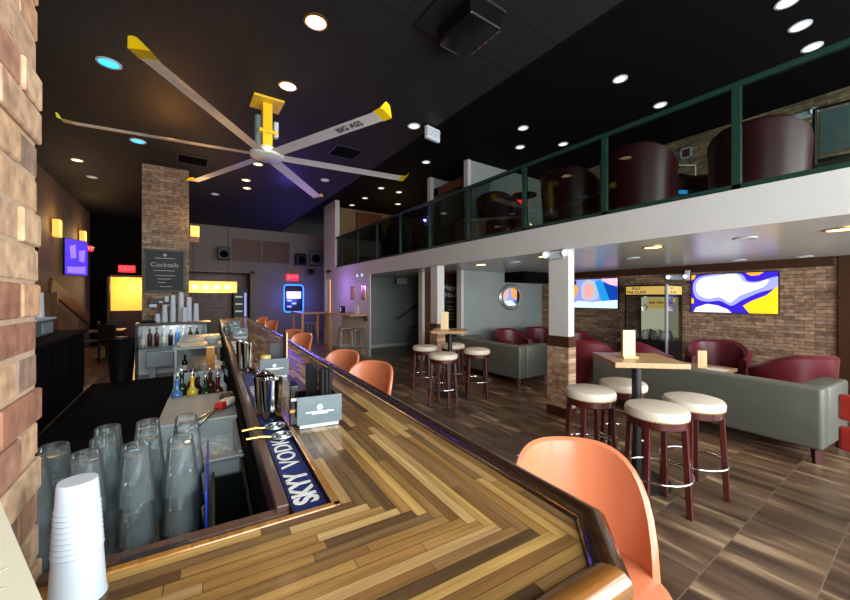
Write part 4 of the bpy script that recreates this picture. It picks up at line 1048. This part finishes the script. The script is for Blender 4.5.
for i, (y, c) in enumerate(((9.2, 'white_plastic'), (9.05, 'paper'))):
    o = MB().box(-.01, .01, -.05, .05, 0, .24, .002).build('menu_card', M[c], None, loc=(4.0, y, 1.141)); o.rotation_euler = (0, 0, -.5); tag(o, ['white upright menu card on the wall counter, left one', 'cream upright menu card on the wall counter, right one'][i], 'menu')
for i, u in enumerate((353, 364)):
    q = at_x(u, 292, XM)
    fr = thing('picture_frame', ['small tan picture frame on purple wall, left one', 'small tan picture frame on purple wall, right one'][i], 'picture', (XM, q.y, 1.73), 0, 'pair of frames on the purple wall')
    MB().box(-.02, 0, -.14, .14, -.19, .19, .004).build('frame', M['brass'], fr); MB().box(-.022, -.02, -.11, .11, -.16, .16).build('print', M['table_wood'], fr)
def emergency(label, loc, rz):
    t = thing('emergency_light', label, 'emergency light', loc, rz, 'twin head emergency lights')
    MB().box(-.11, .11, -.05, 0, -.05, .05, .008).build('housing', M['white_plastic'], t)
    for s in (-1, 1):
        h = MB().lathe([(.045, 0), (.055, .05), (.05, .06), (0, .06)], n=18, M4=Matrix.Translation((s * .15, -.02, .02)) @ Matrix.Rotation(PI / 2 + .2, 4, 'X')).build('lamp_head', M['white_plastic'], t, True)
        MB().lathe([(0, .061), (.04, .061), (.04, .063), (0, .063)], n=16, M4=Matrix.Translation((s * .15, -.02, .02)) @ Matrix.Rotation(PI / 2 + .2, 4, 'X')).build('lens', M['lamp_white'], h)
    return t
emergency('twin head emergency light at top of the front white column', (XM - .001, 2.96, 2.16), -PI / 2)
emergency('twin head emergency light on brick wall above the claw game', (XW - .035, 3.1, 2.0), -PI / 2)
emergency('twin head emergency light upstairs on the brick wall', (XW - .002, 1.35, 4.55), -PI / 2)
emergency('twin head emergency light high on the purple wall', (XM - .001, 9.25, 2.2), -PI / 2)
o = MB().box(-.05, 0, -.04, .04, -.1, .1, .006).build('alarm_horn', M['white_plastic'], None, loc=(XW - .035, 2.93, 2.03)); tag(o, 'small white wall alarm left of the bright swirl screen', 'alarm')

# ------------------------------------------------------------------ upstairs furniture
gu = 'burgundy chairs upstairs'
Z2 = ZS1 + .001
for x, y, rz, l in ((5.3, 1.2, 90, 'big burgundy chair upstairs behind the glass, nearest the right edge'), (4.85, 2.25, 90, 'burgundy chair upstairs behind second glass panel from the right'),
                    (4.85, 3.2, 90, 'burgundy chair upstairs above the front white column'), (4.85, 4.65, 90, 'burgundy chair upstairs below the white partition end'),
                    (6.2, 1.85, -30, 'dark burgundy chair upstairs set back beside the wire stand'), (4.85, 8.1, 90, 'burgundy chair upstairs at far glass panels, nearer one'), (4.85, 9.2, 90, 'burgundy chair upstairs at far glass panels, middle one'), (4.85, 10.2, 90, 'burgundy chair upstairs at far glass panels, farthest one')):
    club(l, (x, y, Z2), math.radians(rz), g=gu)
mc = thing('metal_chair', 'black metal chair with grey blue back upstairs at right edge', 'chair', (5.75, .6, Z2), math.radians(100))
MB().box(-.24, .24, -.22, .22, .42, .46, .01).build('seat', M['black'], mc); MB().box(-.2, .2, .2, .215, .5, .95, .01).build('back_panel', M['caddy'], mc)
b = MB(); b.tube([(-.23, .21, .4), (-.23, .22, .98), (.23, .22, .98), (.23, .21, .4)], .022, 8); b.build('back_frame', M['black'], mc, True)
b = MB(); b.tube([(-.25, .2, .66), (-.25, -.2, .66), (-.25, -.2, .4)], .018, 8); b.build('armrest', M['black'], mc, True)
for sx in (-.22, .22):
    for sy in (-.2, .2): MB().bar((sx, sy, 0), (sx, sy, .43), .03).build('leg', M['black'], mc)
ws = thing('wire_stand', 'thin metal stand with crossed wires upstairs behind glass', 'stand', (5.75, 2.1, Z2), math.radians(-35))
b = MB(); b.bar((-.2, 0, 0), (-.2, 0, .85), .018); b.bar((.2, 0, 0), (.2, 0, .85), .018); b.bar((-.2, 0, .85), (.2, 0, .85), .018); b.build('frame', M['silver'], ws)
b = MB(); b.bar((-.19, 0, .7), (0, 0, .1), .012); b.bar((.19, 0, .7), (0, 0, .1), .012); b.build('cross_wires', M['silver'], ws); MB().box(-.03, .08, -.02, .0, .45, .5).build('indicator_light', M['screen_sky'], ws)
q = at_x(686, 153, XW - .01)
pf = thing('picture_frame', 'small white square frame on the upstairs brick wall', 'picture', (XW - .002, q.y, q.z))
b = MB()
for s in ((-.1, -.07, -.11, .11), (.07, .1, -.11, .11)): b.box(-.02, 0, s[0], s[1], s[2], s[3])
b.box(-.02, 0, -.1, .1, .08, .11); b.box(-.02, 0, -.1, .1, -.11, -.08); b.build('frame', M['white_plastic'], pf); MB().box(-.008, 0, -.08, .08, -.08, .08).build('print', M['vent'], pf)
exit_sign('red glowing exit sign upstairs on the grey partition wall', (7.3, 6.2, 4.15), 0, .36, .24)
rt = thing('round_table', 'small dark round table upstairs behind the glass railing', 'table', (4.75, 4.0, Z2))
MB().cyl((0, 0, .7), .2, .03).build('table_top', M['dark_wood'], rt); MB().cyl((0, 0, .02), .025, .68).build('pole', M['brass'], rt); MB().cyl((0, 0, 0), .15, .02).build('base', M['black'], rt)
o = MB().cyl((0, 0, 0), .035, 1.0).build('tube_lamp', M['lamp_soft'], None, True, loc=(6.4, 12.08, 3.55)); o.rotation_euler = (0, PI / 2, 0); tag(o, 'warm tube lamp glowing upstairs at the far end', 'lamp')

# ------------------------------------------------------------------ ceiling fan
fan = thing('ceiling_fan', 'huge six bladed silver ceiling fan with yellow tips and mount', 'ceiling fan', (1.03, 5.52, 3.62))
HB = ZC - 3.62
MB().box(-.2, .2, -.2, .2, HB - .03, HB, .006).build('ceiling_plate', M['yellow'], fan)
b = MB(); b.box(-.065, .065, -.065, .065, .1, HB - .03, .008); b.box(-.12, .12, -.1, .1, .3, .345, .006); b.build('drop_tube', M['yellow'], fan)
MB().lathe([(0, -.05), (.16, -.05), (.22, -.02), (.22, .03), (.13, .06), (.1, .12), (0, .12)], n=36).build('hub', M['alu'], fan, True)
b = MB(); b.cyl((-.12, -.0, .12), .045, .42, 18); b.build('motor', M['caddy'], fan, True)
MB().box(.09, .15, -.05, .05, .28, .5, .008).build('control_box', M['white_plastic'], fan)
RB = 2.2
def airfoil(ch):
    up = [(-.5, 0), (-.42, .045), (-.25, .075), (0, .08), (.25, .055), (.5, .0)]; lo = [(.25, .012), (0, .02), (-.25, .008), (-.42, -.012)]
    return [(x * ch, z * ch) for x, z in up + lo]
for i in range(6):
    a = math.radians(-126.9 + 60 * i)
    M4 = Matrix.Rotation(a, 4, 'Z') @ Matrix.Rotation(math.radians(-9), 4, 'X')
    pf_ = airfoil(.17); b = MB(); b2 = bmesh.new()
    A_ = [b2.verts.new((.16, x, z)) for x, z in pf_]; B_ = [b2.verts.new((RB - .13, x, z)) for x, z in pf_]
    for k in range(len(A_)): b2.faces.new((A_[k], A_[(k + 1) % len(A_)], B_[(k + 1) % len(A_)], B_[k]))
    b2.faces.new(A_); b2.faces.new(B_); b.join(b2, M4); bl = b.build('blade', M['alu'], fan, True)
    b = MB(); b2 = bmesh.new()
    big = airfoil(.19); tip = [(x * .62 - .035, z + .085) for x, z in airfoil(.13)]
    R1 = [b2.verts.new((RB - .135, x, z)) for x, z in big]; R2 = [b2.verts.new((RB - .02, x * 1.08, z * 1.1 + .012)) for x, z in big]; R3 = [b2.verts.new((RB + .02, x, z)) for x, z in tip]
    for U, V in ((R1, R2), (R2, R3)):
        for k in range(len(U)): b2.faces.new((U[k], U[(k + 1) % len(U)], V[(k + 1) % len(U)], V[k]))
    b2.faces.new(R1); b2.faces.new(R3); b.join(b2, M4); b.build('winglet', M['yellow'], bl, True)
    if i == 1:
        t_ = text('lettering', 'BIG ASS', M['ink'], .12, bl, (0, 0, 0), (0, 0, 0), bold=.001)
        t_.matrix_basis = M4 @ Matrix.Translation((1.62, .0, -.006)) @ Matrix.Rotation(PI, 4, 'X')

# ------------------------------------------------------------------ ceiling services
pj = thing('ceiling_speaker', 'black louvred box mounted on a square ceiling plate', 'ceiling unit', (2.3, 2.75, ZC), math.radians(0))
MB().box(-.33, .33, -.33, .33, -.03, 0, .005).build('mount_plate', M['black'], pj)
b = MB(); b.box(-.12, .28, -.3, .22, -.2, -.03, .02); b.build('body', M['black_gloss'], pj)
b = MB()
for i in range(5): b.box(.282, .296, -.26 + i * .09, -.22 + i * .09, -.18, -.05)
b.build('louvre', M['caddy'], pj)
def ceil_vent(label, u, v):
    q = at_z(u, v, ZC); t = thing('ceiling_vent', label, 'vent', (q.x, q.y, ZC), 0)
    b = MB(); b.box(-.28, .28, -.28, -.24, -.02, 0); b.box(-.28, .28, .24, .28, -.02, 0); b.box(-.28, -.24, -.24, .24, -.02, 0); b.box(.24, .28, -.24, .24, -.02, 0); b.build('frame', M['black'], t)
    b = MB()
    for i in range(6): b.box(-.24, .24, -.22 + i * .08, -.18 + i * .08, -.015, -.002)
    b.build('slats', M['black_matte'], t)
ceil_vent('square black air vent in the ceiling right of the fan hub', 345, 152); ceil_vent('square black air vent in the ceiling above the brick pillar', 193, 160)
def downlight(label, p, m, r=.085, warm=False):
    t = thing('downlight', label, 'ceiling light', p, 0, 'recessed ceiling lights')
    MB().lathe([(r * 1.0, 0), (r * 1.22, 0), (r * 1.22, -.008), (r * 1.0, -.012)], n=24, cap=False).build('trim_ring', M['white_plastic'] if m != 'lamp_warm' else M['brass'], t, True)
    MB().lathe([(0, -.006), (r, -.006), (r, -.003), (0, -.003)], n=24).build('lens', M[m], t)
DL = [(316, 22, ZC, 'lamp_warm', 'warm ceiling light nearest the camera, in front of fan'), (288, 86, ZC, 'lamp_warm', 'warm ceiling light just above the fan mount'),
      (77, 160, ZC, 'lamp_soft', 'warm ceiling light near the tan left wall'), (246, 180, ZC, 'lamp_soft', 'warm ceiling light beyond the fan hub, nearer of pair'),
      (247, 188, ZC, 'lamp_soft', 'warm ceiling light beyond the fan hub, farther of pair'), (258, 164, ZC, 'lamp_soft', 'warm ceiling light directly below the fan hub'),
      (109, 63, ZC, 'lamp_cyan', 'cyan ceiling light nearest the camera, beside the longest blade tip'), (138, 141, ZC, 'lamp_cyan', 'cyan ceiling light behind the left fan blade'),
      (414, 126, ZC, 'lamp_white', 'white ceiling light beyond the lettered fan blade'), (215, 194, ZC, 'lamp_dim', 'dim ceiling light right of the brick pillar'),
      (325, 180, ZC, 'lamp_dim', 'dim ceiling light behind the fan blade toward neon sign'), (92, 177, ZC, 'lamp_dim', 'dim ceiling light beside the tan left wall'),
      (426, 162, ZU, 'lamp_white', 'white ceiling light left of the upstairs white partition'), (402, 177, ZU, 'lamp_white', 'white ceiling light beside the right fan blade tip'),
      (381, 188, ZU, 'lamp_white', 'white ceiling light below the right fan blade'), (399, 192, ZU, 'lamp_white', 'white ceiling light just under the right fan blade tip'),
      (365, 198, ZU, 'lamp_white', 'white ceiling light at far mezzanine, third from the end'), (398, 204, ZU, 'lamp_white', 'white ceiling light at far mezzanine above the top rail'),
      (352, 205, ZU, 'lamp_white', 'white ceiling light farthest along the mezzanine'), (523, 128, ZU, 'lamp_white', 'white ceiling light above the upstairs partition, nearer one'),
      (520, 147, ZU, 'lamp_white', 'white ceiling light above the upstairs partition, farther one'), (563, 144, ZU, 'lamp_white', 'white ceiling light touching the top rail near the red exit'),
      (620, 79, ZU, 'lamp_white', 'white ceiling light above the upstairs middle glass panel'), (660, 105, ZU, 'lamp_white', 'white ceiling light close above the rail, right of centre'),
      (787, 2, ZU, 'lamp_white', 'white ceiling light at upper right, cut by frame top'), (800, 26, ZU, 'lamp_white', 'largest white ceiling light at upper right, middle of three'),
      (812, 47, ZU, 'lamp_white', 'white ceiling light at upper right, nearest the rail'),
      (481, 264.5, ZS0, 'lamp_warm', 'warm light in the soffit near the oval mirror'), (653, 247, ZS0, 'lamp_warm', 'warm light in the soffit left of the swirl screen'),
      (841, 229, ZS0, 'lamp_warm', 'warm light in the soffit at the right edge'), (545, 256, ZS0, 'lamp_warm', 'warm light in the soffit behind the front column'),
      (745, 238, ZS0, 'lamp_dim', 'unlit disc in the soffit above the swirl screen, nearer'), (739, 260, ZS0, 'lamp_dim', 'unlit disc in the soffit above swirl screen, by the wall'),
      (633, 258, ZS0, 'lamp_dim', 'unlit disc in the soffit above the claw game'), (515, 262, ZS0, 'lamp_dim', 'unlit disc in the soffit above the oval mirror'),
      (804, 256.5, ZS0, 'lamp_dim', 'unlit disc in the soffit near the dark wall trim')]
SPOTS = []
for u, v, z, m_, l in DL:
    q = at_z(u, v, z); downlight(l, q, m_, .1 if m_ in ('lamp_warm', 'lamp_cyan') else .085)
    if m_ in ('lamp_warm', 'lamp_soft', 'lamp_cyan'): SPOTS.append((q, m_, z))
es = exit_sign('white backed exit sign hanging at the ceiling step', (3.4, 4.75, 4.25), math.radians(10), .3, .2, 'w', 'EXIT', 'grey_ink')
# back wall louvres, speakers, pendant
lv = thing('wall_louvre', 'wide brown louvre vent high on the back wall', 'vent', (2.8, YB, 3.5))
for x0, x1 in ((-1.1, -.02), (.02, 1.1)):
    b = MB()
    for i in range(14): b.box(x0 + .03, x1 - .03, -.04, -.01, -.42 + i * .06, -.385 + i * .06)
    b.box(x0, x1, -.012, 0, -.45, .45); b.build('slat_panel', M['vent'], lv)
def spk(label, loc, rz, s=1.0):
    t = thing('wall_speaker', label, 'speaker', loc, rz); MB().box(-.2 * s, .2 * s, -.15, .15, -.24 * s, .24 * s, .02).build('cabinet', M['black'], t)
    MB().lathe([(0, 0), (.12 * s, 0), (.14 * s, .01), (0, .004)], n=20, M4=Matrix.Translation((0, -.152, -.04)) @ Matrix.Rotation(PI / 2, 4, 'X')).build('cone', M['black_matte'], t); MB().box(-.03, .03, .15, .55, -.03, .03).build('bracket', M['black'], t)
spk('dark box speaker on the back wall left of the louvre', (1.36, 15.4, 3.26), 0); spk('large black speaker high right on the back wall', (4.85, 15.4, 3.3), -.3, 1.3); spk('smaller black speaker left of the large one on back wall', (4.2, 15.4, 3.2), .1)
spk('round black speaker low beside the purple wall corner', (4.6, 15.3, 2.75), -.3, .8)
pl = thing('pendant_light', 'long amber glass pendant light over the far bar', 'pendant light', (.68, 11, 1.87), 0)
MB().box(-.6, .6, -.12, .12, -.15, .15, .02).build('shade', M['shade_amber'], pl)
for i in range(4): MB().lathe([(0, -.05), (.05, -.03), (.06, 0), (.05, .03), (0, .05)], (-.36 + i * .24, -.125, .0), 14).build('bulb', M['bulb'], pl, True)
for x in (-.4, .4): MB().tube([(x, 0, .15), (x, 0, ZC - 1.87)], .008, 6).build('rod', M['black'], pl)
sc_ = []
def sconce(label, loc, rz):
    t = thing('wall_sconce', label, 'wall lamp', loc, rz, 'amber wall sconces')
    MB().box(-.11, .11, -.16, -.03, -.2, .2, .015).build('lamp_shade', M['shade_amber'], t); MB().box(-.05, .05, -.04, 0, -.12, .12).build('backplate', M['black'], t)
sconce('amber wall sconce on tan left wall, nearer one', (XL, 11.7, 3.2), PI / 2); sconce('amber wall sconce on tan left wall, farther one', (XL, 14.4, 3.35), PI / 2)
q = at_y(194, 232, 9.7); t = thing('wall_sconce', 'amber lantern sconce on the side of the brick pillar', 'wall lamp', (.165, 9.65, q.z))
MB().box(.03, .2, -.08, .08, -.12, .12, .01).build('lamp_shade', M['shade_amber'], t); MB().box(0, .2, -.04, .04, -.25, -.12, .01).build('bracket', M['brown_wood'], t)
# alcove fittings
ap = thing('wall_picture', 'pale grey picture panel inside the brown alcove', 'picture', (.95, 17.29, 2.0)); MB().box(-.55, .55, -.03, 0, -.5, .5).build('panel', mat('pale_grey_art', (150, 140, 130), .7, var=.4, scale=6), ap); MB().box(-.6, .6, -.02, 0, -.55, .55).build('frame', M['brown_wood'], ap)
fr_ = thing('display_fridge', 'tall dark display fridge with lit strip in the alcove', 'fridge', (2.1, 16.9, 0)); MB().box(-.28, .28, -.3, .3, 0, 2.0, .01).build('cabinet', M['black'], fr_)
for i in range(4): MB().box(-.22, .05, -.31, -.3, .7 + i * .3, .76 + i * .3).build('shelf_row', M['lamp_dim'], fr_)
MB().box(.12, .2, -.31, -.3, .8, 1.8).build('lit_strip', M['screen_lav'], fr_)
sb = thing('sideboard', 'brown wooden sideboard inside the alcove', 'cabinet', (.95, 17.0, 0)); MB().box(-.6, .6, -.25, .25, .0, 1.1, .01).build('cabinet_body', M['brown_wood'], sb); MB().box(-.63, .63, -.28, .28, 1.1, 1.15).build('cabinet_top', M['dark_wood'], sb)

# ------------------------------------------------------------------ light
def lamp(kind, name, loc, energy, col, size=.1, **kw):
    l = bpy.data.lights.new(name, kind); l.energy = energy; l.color = col
    if kind in ('POINT', 'SPOT'): l.shadow_soft_size = size
    o = bpy.data.objects.new(name, l); COL.objects.link(o); o.location = loc
    for k, v in kw.items():
        if k == 'rot': o.rotation_euler = v
        else: setattr(l, k, v)
    return o
for q, m_, z in SPOTS:
    c = (1, .72, .42) if m_ != 'lamp_cyan' else (.2, .7, 1)
    lamp('SPOT', 'downlight_beam', q - Vector((0, 0, .03)), 60 if z == ZC else 22, c, .08, spot_size=math.radians(110), spot_blend=.8)
lamp('POINT', 'neon_glow', (4.05, 15.72, 1.56), 90, (.08, .12, 1), .3)
lamp('POINT', 'purple_wash', (3.5, 10.4, 1.9), 24, (.42, .2, 1), .04)
lamp('POINT', 'violet_fill', (2.2, 9.2, 4.0), 14, (.14, .1, 1), .03)  # added fill without a fixture, tints the ceiling violet
lamp('POINT', 'pendant_glow', (.68, 10.7, 1.6), 30, (1, .62, .25), .2)
lamp('POINT', 'sconce_glow', (-2.1, 11.7, 3.3), 14, (1, .66, .3), .1); lamp('POINT', 'sconce_glow', (-2.1, 14.4, 3.4), 14, (1, .66, .3), .1)
lamp('POINT', 'pillar_sconce_glow', (.5, 9.3, 3.2), 14, (1, .6, .25), .1)
lamp('POINT', 'orange_glow', (-.1, 7.0, 3.8), 26, (1, .42, .1), .04)
lamp('POINT', 'amber_room_glow', (-1.5, 16.8, 2.0), 60, (1, .66, .25), .2)
lamp('POINT', 'back_bar_glow', (-.1, 9.0, .98), 5, (.9, .95, 1), .1)
lamp('POINT', 'upstairs_fill', (6.0, 10.5, 3.9), 20, (1, .66, .3), .03)  # added fill lamp with no fixture, warms the far mezzanine
# daylight through the front windows
for x0, x1 in ((-1.2, 1.0), (1.25, 3.6), (3.85, 6.1), (6.35, 8.3)):
    o = lamp('AREA', 'window_daylight', ((x0 + x1) / 2, YF - .1, 2.3), 265, (.93, .97, 1), rot=(-PI / 2 + PI, 0, 0), shape='RECTANGLE', size=x1 - x0)
    o.data.size = x1 - x0; o.data.size_y = 3.7
    o.rotation_euler = (PI / 2, 0, 0)
wd = bpy.data.worlds.new('daylight'); S.world = wd; wd.use_nodes = True
wd.node_tree.nodes['Background'].inputs['Color'].default_value = (.85, .92, 1, 1); wd.node_tree.nodes['Background'].inputs['Strength'].default_value = 1.0

# ------------------------------------------------------------------ camera
cam = bpy.data.cameras.new('camera'); co = bpy.data.objects.new('camera', cam); COL.objects.link(co)
cam.sensor_width = 36; cam.lens = F / 850 * 36; cam.clip_start = .02; cam.clip_end = 100
cam.shift_y = -(300 - CV) / 850
co.location = (0, 0, CAMZ); co.rotation_euler = (PI / 2, 0, -YAW)
S.camera = co
S.view_settings.view_transform = 'Standard'; S.view_settings.look = 'None'; S.view_settings.gamma = 1; S.view_settings.exposure = EXPO; S.view_settings.use_curve_mapping = False
